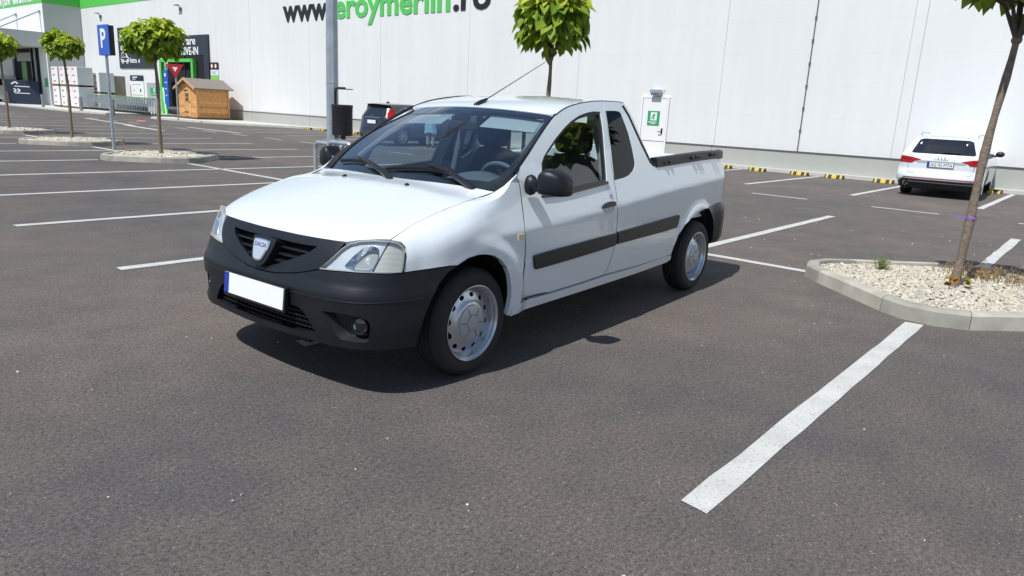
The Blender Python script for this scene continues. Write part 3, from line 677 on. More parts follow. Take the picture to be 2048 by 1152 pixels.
# ---- wheels
def wheel(x,sg,z,steer=0):
    w=bpy.data.objects.new('wheel',None);COL.objects.link(w);w.parent=pk;w.location=(x,sg*.735,z);w.rotation_euler=(0,0,(0 if sg>0 else math.pi)+steer)
    RX=Matrix.Rotation(R_(-90),4,'X')   # lathe z -> +y (outboard)
    rt=z
    prof=[(.200,-.085),(.225,-.094),(.262,-.092),(rt-.022,-.082),(rt-.006,-.066),(rt,-.045),(rt,.045),(rt-.006,.066),(rt-.022,.082),(.262,.092),(.245,.0935),(.240,.0915),(.225,.094),(.207,.090),(.200,.085)]
    m=MB().lathe(prof,64,RX)
    MB.build(m,'tyre',rubber,w,angle=50)
    for gz in (-.045,-.015,.015,.045): MB().lathe([(rt+.0008,gz-.004),(rt+.0008,gz+.004)],48,RX).build('tread_groove',void,w,fix=False)
    prof=[(.200,-.082),(.188,-.06),(.176,0),(.176,.026),(.183,.040),(.1865,.052),(.186,.062),(.192,.070),(.194,.080),(.203,.083),(.208,.088),(.2095,.094),(.206,.0955),(.201,.091),(.196,.084)]
    rim=MB().lathe(prof,64,RX).build('rim',silver,w,angle=60)
    DP=spl([0,.05,.090,.108,.125,.14,.158,.174,.184],[.074,.074,.074,.072,.060,.054,.048,.040,.020])
    FD=lambda u,v:np.array([u,DP(min(.184,math.hypot(u,v))),v])
    circ=[(.184*math.cos(a),.184*math.sin(a)) for a in np.linspace(0,2*math.pi,64,endpoint=False)]
    hs=[]
    for k in range(12):
        a=2*math.pi*(k+.3)/12;hs.append([(.152*math.cos(a)+.0165*math.cos(b)*math.sin(a)*-1.05+.0120*math.sin(b)*math.cos(a)*1.1,.152*math.sin(a)+.0165*math.cos(b)*math.cos(a)*1.05+.0120*math.sin(b)*math.sin(a)*1.1) for b in np.linspace(0,2*math.pi,14,endpoint=False)])
    patch('disc',circ,FD,silver,rim,holes=hs,step=.014,thick=.0,hthick=.006,ref=(0,-1,0),smooth=False)
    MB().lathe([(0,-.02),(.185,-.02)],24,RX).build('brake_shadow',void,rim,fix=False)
    MB().lathe([(0,.094),(.03,.0935),(.042,.092),(.0435,.086),(.046,.086),(.047,.089),(.064,.088),(.090,.083),(.098,.080),(.1005,.072)],40,RX).build('hub_cap',capgrey,w,angle=25)
    for k in range(6):
        g=MB();a=k*math.pi/3+.1;d=Vector((math.cos(a),0,math.sin(a)));g.tube([d*.046+Vector((0,.0895,0)),d*.066+Vector((0,.0875,0)),d*.090+Vector((0,.0832,0))],.0022,5)
        g.build('cap_groove',mat('groove_grey',(.12,.12,.13),.6) if 'groove_grey' not in MATS else MATS['groove_grey'],w)
    MB().tube([Vector((.186*.9,.05,-.02)),Vector((.186*.9,.078,-.03))],.004,6).build('valve',satin,w)
    return w
for x,z in ((0,.300),(-2.905,.300)):
    for sg in (1,-1): wheel(x,sg,z)
mat('inner_trim',(.20,.21,.215),.75)
# ---- interior
da=MB();rows=[]
for y in np.linspace(-.68,.68,24):
    hump=.10*math.exp(-((y-.37)/.24)**2)
    rows.append([(-.20,y,.93),(-.34,y,.955+.25*hump),(-.50,y,.965+hump*.9),(-.60,y,.955+hump),(-.66,y,.90+hump*.6),(-.68,y,.70),(-.62,y,.45)])
da.grid(rows).build('dashboard',darkgrey,pk,angle=60)
def torus(R,r,M,n=36,k=10):
    return MB().grid([[M@Vector(((R+r*math.cos(b))*math.cos(a),(R+r*math.cos(b))*math.sin(a),r*math.sin(b))) for b in np.linspace(0,2*math.pi,k,endpoint=False)] for a in np.linspace(0,2*math.pi,n,endpoint=False)],cu=True,cv=True)
MS=Matrix.Translation((-.80,.37,.93))@Matrix.Rotation(R_(-65),4,'Y')
sw=torus(.185,.016,MS);sw.lathe([(0,.02),(.05,.016),(.07,-.02)],16,MS)
for a in (0,2.1,4.2): sw.tube([MS@Vector((.05*math.cos(a),.05*math.sin(a),0)),MS@Vector((.18*math.cos(a),.18*math.sin(a),0))],.014,6)
sw.build('steering_wheel',darkgrey,pk)
for y in (.37,-.37):
    m=MB();rows=[]
    for u in np.linspace(-1,1,9):
        q=[( -1.02,.40),(-1.0,.55),(-1.10,.59),(-1.34,.56),(-1.40,.62),(-1.50,.90),(-1.56,1.10),(-1.585,1.15),(-1.62,1.12),(-1.60,.9),(-1.5,.5)]
        rows.append([(x-.02*u*u,y+u*(.235 if z<.9 else .235-.05*(z-.9)/.25),z+(.02*abs(u)**3 if z<1 else -.03*abs(u)**3)) for x,z in q])
    m.grid(rows).build('seat',dark,pk,angle=60)
    m=MB();rows=[]
    for u in np.linspace(-1,1,9):
        q=[(-1.545,1.15),(-1.525,1.19),(-1.535,1.30),(-1.56,1.36),(-1.60,1.37),(-1.63,1.32),(-1.625,1.19),(-1.60,1.15)]
        k=math.sqrt(max(0,1-abs(u)**3.2));rows.append([(-1.58+(x+1.58)*(.5+.5*k),y+u*.145,1.26+(z-1.26)*(.75+.25*k)) for x,z in q])
    m.grid(rows,cv=True).build('headrest',dark,pk,angle=70)
for y in (.36,-.33):
    G6=off(Fw,-.035,REF);P=[]
    a0=y/.62
    o=MB();
    P=[[G6(a0+u*.30,.97-b*.20)+np.array([-.01*b-.0,0,-.0]) for b in (0,.33,.66,1)] for u in np.linspace(-1,1,8)]
    Q=[[p+np.array([-.02,0,.004]) for p in r] for r in P]
    o.grid(P);o.grid(Q)
    o.build('sun_visor',visor,pk,fix=False)
hd=MB();hd.grid([[(x,y*t,z-.05) for t in np.linspace(-.95,.95,9)] for x,y,z in [( -.95,.60,1.43),(-1.1,.62,1.47),(-1.4,.63,1.52),(-1.78,.62,1.53)]]).build('headliner',mat('headliner_grey',(.30,.31,.30),.85),pk)
mi=MB();mi.box(-.83,-.79,-.12,.12,1.285,1.345);mi.build('rear_view_mirror',dark,pk,bevel=.012)
for sg in (1,-1):
    MB().tube([(-.48,sg*.67,1.06),(-.70,sg*.62,1.22),(-.97,sg*.565,1.37)],.022,8).build('inner_pillar',MATS['inner_trim'],pk)
    MB().tube([(-1.50,sg*.55,1.45),(-1.50,sg*.64,1.2),(-1.50,sg*.70,.95)],.03,8).build('inner_pillar',MATS['inner_trim'],pk)
fl=MB();fl.box(-1.95,-.35,-.76,.76,.34,.40);fl.box(-.42,-.38,-.72,.72,.38,.9);fl.build('cab_floor',dark,pk)

# ================================================================ GROUND, MARKINGS
def asphalt_mat():
    m=bpy.data.materials.new('asphalt');m.use_nodes=True;t=m.node_tree;b=t.nodes['Principled BSDF'];b.inputs['Roughness'].default_value=.88;b.inputs['Specular IOR Level'].default_value=.35
    tc=nn(t,'ShaderNodeTexCoord')
    def noise(sc,det=4,ro=.5):
        n=nn(t,'ShaderNodeTexNoise');n.inputs['Scale'].default_value=sc;n.inputs['Detail'].default_value=det;n.inputs['Roughness'].default_value=ro;t.links.new(tc.outputs['Object'],n.inputs['Vector']);return n
    def ramp(n,p0,c0,p1,c1):
        r=nn(t,'ShaderNodeValToRGB');e=r.color_ramp.elements;e[0].position=p0;e[1].position=p1;e[0].color=(*c0,1);e[1].color=(*c1,1);t.links.new(n,r.inputs[0]);return r
    def mix(a,bb,fac,mode='MULTIPLY'):
        x=nn(t,'ShaderNodeMix',data_type='RGBA',blend_type=mode)
        if isinstance(fac,float): x.inputs[0].default_value=fac
        else: t.links.new(fac,x.inputs[0])
        t.links.new(a,x.inputs[6]) if not isinstance(a,tuple) else setattr(x.inputs[6],'default_value',(*a,1))
        t.links.new(bb,x.inputs[7]) if not isinstance(bb,tuple) else setattr(x.inputs[7],'default_value',(*bb,1))
        return x.outputs[2]
    fine=noise(150,3,.7);med=noise(55,4,.65);big=noise(.45,5,.55);mid=noise(2.6,5,.6)
    c=mix((.109,.102,.0955),ramp(fine.outputs['Fac'],.30,(.40,.40,.41),.72,(1.70,1.67,1.62)).outputs[0],1.)
    c=mix(c,ramp(med.outputs['Fac'],.3,(.58,.58,.59),.7,(1.42,1.41,1.39)).outputs[0],1.)
    c=mix(c,ramp(mid.outputs['Fac'],.32,(.86,.86,.88),.70,(1.14,1.11,1.07)).outputs[0],1.)
    c=mix(c,ramp(big.outputs['Fac'],.35,(.84,.86,.9),.65,(1.13,1.06,1.03)).outputs[0],1.)
    vo=nn(t,'ShaderNodeTexVoronoi');vo.inputs['Scale'].default_value=95;t.links.new(tc.outputs['Object'],vo.inputs['Vector'])
    ch=nn(t,'ShaderNodeSeparateColor');t.links.new(vo.outputs['Color'],ch.inputs[0])
    sel=nn(t,'ShaderNodeMath',operation='GREATER_THAN');sel.inputs[1].default_value=.98;t.links.new(ch.outputs[0],sel.inputs[0])
    near=nn(t,'ShaderNodeMath',operation='LESS_THAN');near.inputs[1].default_value=.30;t.links.new(vo.outputs['Distance'],near.inputs[0])
    both_=nn(t,'ShaderNodeMath',operation='MULTIPLY');t.links.new(sel.outputs[0],both_.inputs[0]);t.links.new(near.outputs[0],both_.inputs[1])
    c=mix(c,(.30,.275,.245),both_.outputs[0],'MIX')
    # dark open pores
    v2=nn(t,'ShaderNodeTexVoronoi');v2.inputs['Scale'].default_value=70;t.links.new(tc.outputs['Object'],v2.inputs['Vector'])
    c2=nn(t,'ShaderNodeSeparateColor');t.links.new(v2.outputs['Color'],c2.inputs[0]);s2=nn(t,'ShaderNodeMath',operation='GREATER_THAN');s2.inputs[1].default_value=.90;t.links.new(c2.outputs[1],s2.inputs[0])
    n2=nn(t,'ShaderNodeMath',operation='LESS_THAN');n2.inputs[1].default_value=.33;t.links.new(v2.outputs['Distance'],n2.inputs[0]);b2=nn(t,'ShaderNodeMath',operation='MULTIPLY');t.links.new(s2.outputs[0],b2.inputs[0]);t.links.new(n2.outputs[0],b2.inputs[1])
    c=mix(c,(.045,.043,.043),b2.outputs[0],'MIX')
    # scattered sandy scuffs
    st=noise(1.1,6,.72);sr=ramp(st.outputs['Fac'],.69,(0,0,0),.76,(.45,.45,.45));c=mix(c,(.25,.205,.16),sr.outputs[0],'MIX')
    ol=noise(.8,6,.75);orr=ramp(ol.outputs['Fac'],.27,(.4,.4,.4),.33,(0,0,0));c=mix(c,(.055,.053,.052),orr.outputs[0],'MIX')
    mpp=nn(t,'ShaderNodeMapping');mpp.inputs['Rotation'].default_value=(0,0,.35);mpp.inputs['Scale'].default_value=(.35,4.5,1);t.links.new(tc.outputs['Object'],mpp.inputs[0])
    sk=noise(1.0,7,.75);t.links.new(mpp.outputs[0],sk.inputs['Vector']);skr=ramp(sk.outputs['Fac'],.70,(0,0,0),.80,(.35,.35,.35));c=mix(c,(.24,.21,.18),skr.outputs[0],'MIX')
    # broad tyre-polished and dusty lanes
    ln=noise(.16,3,.5);c=mix(c,ramp(ln.outputs['Fac'],.35,(.88,.89,.92),.66,(1.10,1.07,1.04)).outputs[0],1.)
    # hairline cracks
    vc=nn(t,'ShaderNodeTexVoronoi',feature='DISTANCE_TO_EDGE');vc.inputs['Scale'].default_value=.42
    dn=noise(3.0,5,.6);vm=nn(t,'ShaderNodeVectorMath',operation='MULTIPLY_ADD');vm.inputs[1].default_value=(.5,.5,0);t.links.new(dn.outputs['Color'],vm.inputs[0]);t.links.new(tc.outputs['Object'],vm.inputs[2]);t.links.new(vm.outputs[0],vc.inputs['Vector'])
    ck=ramp(vc.outputs['Distance'],.0008,(.30,.30,.30),.0022,(0,0,0));cn=ramp(noise(.3,2).outputs['Fac'],.54,(0,0,0),.62,(1,1,1));c=mix(c,(.05,.047,.045),mix(ck.outputs[0],cn.outputs[0],1.),'MIX')
    t.links.new(c,b.inputs['Base Color'])
    bu=nn(t,'ShaderNodeBump');bu.inputs['Strength'].default_value=.75;bu.inputs['Distance'].default_value=.006
    ad=nn(t,'ShaderNodeMath',operation='ADD');t.links.new(fine.outputs['Fac'],ad.inputs[0]);t.links.new(med.outputs['Fac'],ad.inputs[1]);t.links.new(ad.outputs[0],bu.inputs['Height']);t.links.new(bu.outputs[0],b.inputs['Normal'])
    return m
asph=asphalt_mat()
gp=MB();gp.add([(-900,-900,0),(900,-900,0),(900,900,0),(-900,900,0)],[(0,1,2,3)],False)
g=gp.build('ground',asph,fix=False);g['kind']='structure'
def linemat():
    m=bpy.data.materials.new('road_paint');m.use_nodes=True;t=m.node_tree;b=t.nodes['Principled BSDF'];b.inputs['Roughness'].default_value=.75
    tc=nn(t,'ShaderNodeTexCoord');n=nn(t,'ShaderNodeTexNoise');n.inputs['Scale'].default_value=120;n.inputs['Detail'].default_value=3
    t.links.new(tc.outputs['Object'],n.inputs['Vector']);r=nn(t,'ShaderNodeValToRGB');e=r.color_ramp.elements
    e[0].position=.30;e[0].color=(.30,.295,.28,1);e[1].position=.45;e[1].color=(.52,.52,.495,1)
    n2=nn(t,'ShaderNodeTexNoise');n2.inputs['Scale'].default_value=5;n2.inputs['Detail'].default_value=5;t.links.new(tc.outputs['Object'],n2.inputs['Vector'])
    r2=nn(t,'ShaderNodeMapRange');r2.inputs[1].default_value=.3;r2.inputs[2].default_value=.7;r2.inputs[3].default_value=.86;r2.inputs[4].default_value=1.05
    x=nn(t,'ShaderNodeMix',data_type='RGBA',blend_type='MULTIPLY');x.inputs[0].default_value=1
    t.links.new(n.outputs['Fac'],r.inputs[0]);t.links.new(n2.outputs['Fac'],r2.inputs[0]);t.links.new(r.outputs[0],x.inputs[6]);t.links.new(r2.outputs[0],x.inputs[7]);t.links.new(x.outputs[2],b.inputs['Base Color'])
    bu=nn(t,'ShaderNodeBump');bu.inputs['Strength'].default_value=.5;bu.inputs['Distance'].default_value=.004;t.links.new(n.outputs['Fac'],bu.inputs['Height']);t.links.new(bu.outputs[0],b.inputs['Normal'])
    return m
lpaint=linemat()
mk=MB();rnd=random.Random(3)
def stripe(r0,a0,r1,a1,w=.12,seg=.25,jit=.006):
    d=Vector((r1-r0,a1-a0,0));L_=d.length;d/=L_;n=Vector((-d.y,d.x,0));k=max(1,int(L_/seg))
    rows=[]
    for i in range(k+1):
        p=Vector((r0,a0,.004))+d*(L_*i/k);j1=rnd.uniform(-jit,jit);j2=rnd.uniform(-jit,jit)
        e=rnd.uniform(-.012,.012) if i in (0,k) else 0
        rows.append([p-n*(w/2+j1)+d*e,p+n*(w/2+j2)-d*e])
    mk.grid(rows,sm=False,flip=True)
RL=[ (2.35-2.57*k) for k in range(-3,19)]   # r of the bay lines
ISL=(0,2,6,8,10,12,14)
for k in range(-3,19):
    r=2.35-2.57*k;isl=k in ISL
    stripe(r,-.35,r,3.36 if isl else 4.62)
    stripe(r,6.02 if isl else 4.74,r,9.87)
segs=[2.35-2.57*k for k in range(-3,19)]
for k in range(-3,18):   # centre line between the two rows, broken at the tree beds
    r0=2.35-2.57*k-.02;r1=2.35-2.57*(k+1)+.02
    if k in ISL:r0-=1.20
    if k+1 in ISL:r1+=1.20
    stripe(r0,4.68,r1,4.68)
for i in range(-4,16):   # aisle dashes
    r=-1.43-2.36*i;stripe(r,12.3,r-1.15,12.3,.11)
for k in range(-5,13):
    r=1.28-2.44*k
    if r>-29: stripe(r,14.4,r,19.9,.12)
for i in range(-3,20):   # rows beyond the junction at the far left
    r=-37-2.5*i;
    if i>=0: stripe(r,-2.0,r,9.3)
stripe(-37.4,11.9,-29.8,11.1,.22);stripe(-30.2,10.9,-25.6,10.4,.26);stripe(-29.3,13.2,-24.4,13.0,.2);stripe(-29.6,11.6,-28.6,11.8,.12)
mo=mk.build('road_markings',lpaint,rotz=ROT,fix=False);mo['kind']='structure'
rm=MB();mk=rm
stripe(-36.9,13.5,-36.2,14.3,.35);stripe(-36.2,14.2,-34.4,13.3,.4)
ro_=rm.build('red_road_arrow',mat('red_road_paint',(.55,.12,.08),.7,noise=(9,.3)),rotz=ROT,fix=False);ro_['kind']='structure'
# loose grit and small white stones lying about
st_=MB();rs=random.Random(11)
def pebble(m,x,y,z,r,rr,flat=.65):
    o=[Vector(v) for v in ((1,0,0),(-1,0,0),(0,1,0),(0,-1,0),(0,0,1),(0,0,-1))]
    R=Matrix.Rotation(rr.uniform(0,6.3),3,'Z')@Matrix.Rotation(rr.uniform(-.5,.5),3,'X')
    sc=(rr.uniform(.8,1.3),rr.uniform(.6,1.0),rr.uniform(.5,.8)*flat/.65)
    vs=[];k=.62
    for v in o: vs.append(Vector((v.x*sc[0],v.y*sc[1],v.z*sc[2]))*rr.uniform(.85,1.1))
    for sx in (1,-1):
        for sy in (1,-1):
            for sz in (1,-1): vs.append(Vector((sx*k*sc[0],sy*k*sc[1],sz*k*sc[2]))*rr.uniform(.88,1.1))
    vs=[R@(v*r)+Vector((x,y,z)) for v in vs]
    I=lambda sx,sy,sz:6+(0 if sx>0 else 4)+(0 if sy>0 else 2)+(0 if sz>0 else 1)
    fs=[]
    for ax,(pi,ni) in enumerate(((0,1),(2,3),(4,5))):
        for s,ci in ((1,pi),(-1,ni)):
            q=[]
            for u,w in ((1,1),(1,-1),(-1,-1),(-1,1)):
                c=[0,0,0];c[ax]=s;c[(ax+1)%3]=u;c[(ax+2)%3]=w;q.append(I(*c))
            for a_,b_ in zip(q,q[1:]+q[:1]): fs.append((ci,a_,b_) if s<0 else (ci,b_,a_))
    m.add(vs,fs,True)
for i in range(150):
    x=rs.uniform(-5,2.2);y=rs.uniform(-2,3.4);pebble(st_,x,y,.003,rs.choice((.003,.003,.004,.004,.005,.007)),rs)
for i in range(36):
    x=rs.uniform(-9,-3.5);y=rs.uniform(-2,3.2);pebble(st_,x,y,.004,rs.uniform(.006,.012),rs)
so_=st_.build('loose_grit',mat('grit_stone',(.50,.47,.42),.8,noise=(40,.35)),fix=False);so_['kind']='stuff'
so_['label']='small pale stones and grit scattered over the asphalt'
# ================================================================ TREE BEDS
kerbm=mat('kerb_concrete',(.40,.375,.32),.85,noise=(4.5,.26,8),bump=(150,.25,.004))
kerbd=mat('kerb_concrete_dark',(.29,.28,.24),.85,noise=(5,.26,8),bump=(150,.25,.004))
def gravmat():
    m=bpy.data.materials.new('gravel');m.use_nodes=True;t=m.node_tree;b=t.nodes['Principled BSDF'];b.inputs['Roughness'].default_value=.75
    gi=nn(t,'ShaderNodeNewGeometry');r=nn(t,'ShaderNodeValToRGB');e=r.color_ramp.elements
    e[0].position=0;e[0].color=(.40,.36,.28,1);e[1].position=1;e[1].color=(.58,.54,.45,1)
    for p,c in ((.12,(.30,.29,.27)),(.22,(.55,.50,.39)),(.5,(.50,.45,.34)),(.62,(.46,.36,.26)),(.7,(.60,.56,.47)),(.9,(.42,.40,.36))):
        x=e.new(p);x.color=(*c,1)
    t.links.new(gi.outputs['Random Per Island'],r.inputs[0]);t.links.new(r.outputs[0],b.inputs['Base Color']);return m
grav=gravmat();soil=mat('soil',(.10,.085,.06),.95,noise=(30,.4))
H_=[(-1.27,0),(-1.2,.24),(-1.02,.44),(-.30,1.12),(-.12,1.24),(.12,1.27),(.34,1.18),(1.02,.47),(1.2,.26),(1.27,0)]
BED=H_+[(x,-y) for x,y in H_[::-1][1:-1]]
def tree_bed(k,label,npeb,pr_,grp='kerbed tree beds between the bays'):
    r=2.35-2.57*k
    t=thing('tree_bed',label,'tree bed',W(r,4.68),ROT,grp)
    n=len(BED);P=[np.array(q) for q in BED]
    C=np.array([0,0])
    nodes=[0,2,3,5,6,7,9,11,12,13,14,16]
    def ring(i,k_): return P[i%n]*k_
    segs=[(0,2),(2,3),(3,6),(6,7),(7,9),(9,11),(11,12),(12,15),(15,16),(16,18)]
    for a,b in segs:
        m=MB();rows=[]
        idx=list(range(a,b+1));pts=[]
        for j in range(len(idx)-1):
            p,q=P[idx[j]%n],P[idx[j+1]%n];kk=max(1,int(np.linalg.norm(q-p)/.2));pts+=[p+(q-p)*i/kk for i in range(kk)]
        pts.append(P[idx[-1]%n])
        e=.003
        pts[0]=pts[0]+(pts[1]-pts[0])/np.linalg.norm(pts[1]-pts[0])*e;pts[-1]=pts[-1]+(pts[-2]-pts[-1])/np.linalg.norm(pts[-2]-pts[-1])*e
        for p in pts:
            u=p/np.linalg.norm(p);w=.125/abs(np.dot(u,u))
            rows.append([(*p,-.02),(*(p-u*.012),.105),(*(p-u*.035),.125),(*(p-u*w),.125),(*(p-u*w),.0)])
        m.grid(rows);m.add(rows[0],[(0,1,2,3,4)],False);m.add(rows[-1],[(0,1,2,3,4)],False)
        m.build('kerb_stone',kerbd if (b-a)>1 else kerbm,t,angle=35)
    inn=[tuple(p-p/np.linalg.norm(p)*.12) for p in P]
    m=MB();m.add([(x,y,.07) for x,y in inn],[tuple(range(n))],False);m.build('soil',soil,t,fix=False)
    m=MB();rr=random.Random(k+50);ct=0
    while ct<npeb:
        x=rr.uniform(-1.2,1.2);y=rr.uniform(-1.2,1.2)
        if not inpoly(x,y,inn): continue
        d=math.hypot(x,y);z=.075+.03*(1-d/1.1)+rr.uniform(-.006,.014)
        pebble(m,x,y,z,pr_*rr.uniform(.6,1.35),rr);ct+=1
    g=m.build('gravel',grav,t,fix=False);g['kind']='stuff'
    return t
bed0=tree_bed(0,'pale kerbed gravel tree bed at the right edge, beside the white pickup',8500,.0165)
tree_bed(2,'kerbed gravel bed hidden behind the pickup, under the tree above its roof',300,.05)
tree_bed(6,'nearest of the kerbed tree beds on the left, behind the bay lines',1500,.034)
tree_bed(8,'kerbed gravel tree bed second nearest on the left, just left of the parking sign',1000,.042)
tree_bed(10,'farthest kerbed gravel tree bed, at the left edge',600,.05)
# weeds in the right-hand bed
wg=mat('dry_weed',(.30,.20,.09),.9,noise=(30,.3));gg=mat('weed_green',(.16,.20,.05),.8,noise=(30,.3))
def weed(name,label,r,a,n,h,sp,m_,seed,flat=0):
    rr=random.Random(seed);m=MB()
    for i in range(n):
        an=rr.uniform(0,6.28);d=rr.uniform(0,sp);x=d*math.cos(an);y=d*math.sin(an)*.7;hh=h*rr.uniform(.4,1);lx=rr.uniform(-.5,.5)*hh;ly=rr.uniform(-.5,.5)*hh
        m.tube([(x,y,0),(x+lx*.4,y+ly*.4,hh*.6),(x+lx,y+ly,hh)],[.003,.0025,.001],4,cap=False)
        for q in range(3):
            f=rr.uniform(.3,1);s=rr.uniform(.01,.022);c=Vector((x+lx*f,y+ly*f,hh*f));u=Vector((rr.uniform(-1,1),rr.uniform(-1,1),rr.uniform(-.3,.6)))*s;v=Vector((rr.uniform(-1,1),rr.uniform(-1,1),rr.uniform(-.5,.5)))*s*.5
            m.add([c,c+u+v,c+u*2,c+u-v],[(0,1,2,3)],False)
    o=m.build(name,m_,loc=W(r,a,.085),rotz=ROT,fix=False);return tag(o,label,'weed','weeds growing in the gravel')
weed('dry_weed','brown dried weed clump behind the trunk in the right tree bed',2.50,5.35,150,.16,.42,wg,1)
weed('green_weed','small upright green weed near the left tip of the right tree bed',1.72,4.95,40,.17,.07,gg,2)
# ================================================================ TREES
barkm=mat('bark',(.20,.155,.115),.9,noise=(25,.35),bump=(60,.8,.01));barkd=mat('young_bark',(.075,.062,.055),.85,noise=(25,.3),bump=(60,.6,.01))
def leafmat(name,c0,c1):
    m=bpy.data.materials.new(name);m.use_nodes=True;t=m.node_tree;t.nodes.clear();o=nn(t,'ShaderNodeOutputMaterial')
    gi=nn(t,'ShaderNodeNewGeometry');r=nn(t,'ShaderNodeValToRGB');e=r.color_ramp.elements;e[0].color=(*c0,1);e[1].color=(*c1,1)
    t.links.new(gi.outputs['Random Per Island'],r.inputs[0])
    b=nn(t,'ShaderNodeBsdfPrincipled');b.inputs['Roughness'].default_value=.55;b.inputs['Specular IOR Level'].default_value=.3;tr=nn(t,'ShaderNodeBsdfTranslucent');mx=nn(t,'ShaderNodeMixShader');mx.inputs[0].default_value=.38
    t.links.new(r.outputs[0],b.inputs['Base Color']);t.links.new(r.outputs[0],tr.inputs[0]);t.links.new(b.outputs[0],mx.inputs[1]);t.links.new(tr.outputs[0],mx.inputs[2]);t.links.new(mx.outputs[0],o.inputs[0]);return m
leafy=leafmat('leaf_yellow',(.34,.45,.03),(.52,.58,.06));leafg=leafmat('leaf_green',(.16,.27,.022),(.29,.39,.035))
def leaf(m,c,d,n,s,fold,rr):
    """heart-shaped leaf: c stalk point, d direction to the tip, n upper side"""
    d=d.normalized();sd=d.cross(n).normalized();n=sd.cross(d)
    def p(u,v,w): return c+d*(u*s)+sd*(v*s)+n*(w*s)
    k=rr.uniform(.05,.22)*fold;t_=rr.uniform(.1,.3)
    vs=[p(.0,0,0),p(-.08,.26,k),p(.16,.47,k*1.5),p(.5,.40,k),p(1.05,0,-t_),p(.5,-.40,k),p(.16,-.47,k*1.5),p(-.08,-.26,k),p(.5,0,-.03)]
    m.add(vs,[(0,8,2,1),(8,4,3,2),(0,7,6,8),(8,6,5,4)],True)
def tree(name,label,k,dr,zf,zc,R,Hc,nl,ls,seed,trunk_r=.035,lean=(0,0),grp='round-headed young trees in the kerbed beds',a=4.68,barks=(barkm,barkd)):
    rr=random.Random(seed);r=2.35-2.57*k+dr
    t=thing(name,label,'tree',W(r,a,.06),ROT,grp)
    m=MB();z1=zf-.06;pts=[];rad=[]
    for i in range(15):
        f=i/14;pts.append((lean[0]*f+.018*math.sin(f*7+seed)*f,lean[1]*f+.018*math.cos(f*5+seed)*f,z1*f));rad.append(trunk_r*(1.12-.35*f)+(.012 if i==0 else 0)+.004*math.sin(f*23+seed))
    m.tube(pts,rad,10);top=Vector(pts[-1])
    m.sphere(top,trunk_r*1.15,10,6)
    m.build('trunk',barks[0],t)
    br=MB();crown=MB();crown2=MB();tips=[]
    nb=9
    for b in range(nb):
        an=b*2.4+rr.uniform(-.3,.3);el=rr.uniform(.35,1.25);L_=rr.uniform(.55,.8)
        e=top+Vector((math.cos(an)*math.cos(el)*R*L_,math.sin(an)*math.cos(el)*R*L_,math.sin(el)*Hc*.55+.02))
        mid=top+(e-top)*.5+Vector((0,0,.06*R))
        br.tube([top,mid,e],[trunk_r*.62,trunk_r*.4,trunk_r*.2],6)
        for q in range(3):
            a2=an+rr.uniform(-.8,.8);e2=mid+Vector((math.cos(a2)*R*.42,math.sin(a2)*R*.42,rr.uniform(.05,.30)*Hc));br.tube([mid,e2],[trunk_r*.3,trunk_r*.12],5)
    br.build('branch',barks[1],t)
    zb=zc-Hc*.5-.06;zt_=zc+Hc*.5-.06
    # clumped shoots spread through a flattened dome, thickest near its skin
    cl=[]
    for i in range(46):
        an=rr.uniform(0,6.283);q=math.sqrt(rr.random());el=rr.random()
        cl.append((an,q,el))
    ra=R;rz=(zt_-zb)*.5;zm=(zb+zt_)*.5
    lobes=[]
    for i in range(16):
        an=i*2.399+rr.uniform(-.25,.25);u=rr.uniform(-.35,.95);h=math.sqrt(max(0,1-u*u));lobes.append(Vector((math.cos(an)*h,math.sin(an)*h,u)))
    for i in range(nl):
        # direction biased to lobes; radius biased to the skin; underside flattened
        v=Vector((rr.gauss(0,1),rr.gauss(0,1),rr.gauss(0,1))).normalized()
        if rr.random()<.62: v=(rr.choice(lobes)+v*.42).normalized()
        if v.z<-.45: v.z=-.45+rr.uniform(-.2,.2);v.normalize()
        q=rr.random()**.42
        lump=max(0,max(v.dot(l) for l in lobes)-.80)*.7
        q*=(.90+lump)
        c=Vector((top.x+v.x*ra*q,top.y+v.y*ra*q,zm-.12*rz+v.z*rz*1.02*q))
        out=Vector((v.x,v.y,0));out=out.normalized() if out.length>.05 else Vector((1,0,0))
        f=(v.z*q+1)/2
        droop=rr.uniform(.05,.75)+(.55 if v.z<.1 else 0)+(.25 if q<.6 else 0)
        d=(out*rr.uniform(.7,1.1)+Vector((rr.uniform(-.75,.75),rr.uniform(-.75,.75),0))*.8+Vector((0,0,-droop))).normalized()
        n=(Vector((0,0,1))+out*.35+Vector((rr.uniform(-.5,.5),rr.uniform(-.5,.5),0)))
        s=ls*rr.uniform(.5,1.15)
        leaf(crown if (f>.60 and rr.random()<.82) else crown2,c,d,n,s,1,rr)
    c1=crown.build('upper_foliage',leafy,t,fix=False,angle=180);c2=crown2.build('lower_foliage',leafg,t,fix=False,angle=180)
    return t
# heights and sizes follow the photograph
tree('tree','tree with a violet tag round its trunk in the right-hand gravel bed',0,.03,2.20,2.93,.56,1.05,600,.175,1,.036,lean=(.07,0))
tree('tree','tree rising behind the pickup roof, its crown beside the green wall lettering',2,.40,2.08,2.60,.42,1.05,760,.15,2,.030,lean=(.05,0))
tree('tree','full round tree in front of the dark drive-in signs, right of the parking sign',6,-.02,2.08,2.57,.58,.95,1150,.165,3,.042)
tree('tree','smaller tree left of the parking sign, in front of the stacked white cartons',8,-.05,2.16,2.53,.43,.74,700,.155,4,.036)
tree('tree','tree cut off by the left edge, in front of the loading bay',10,-.05,2.10,2.62,.46,.82,700,.165,5,.036)
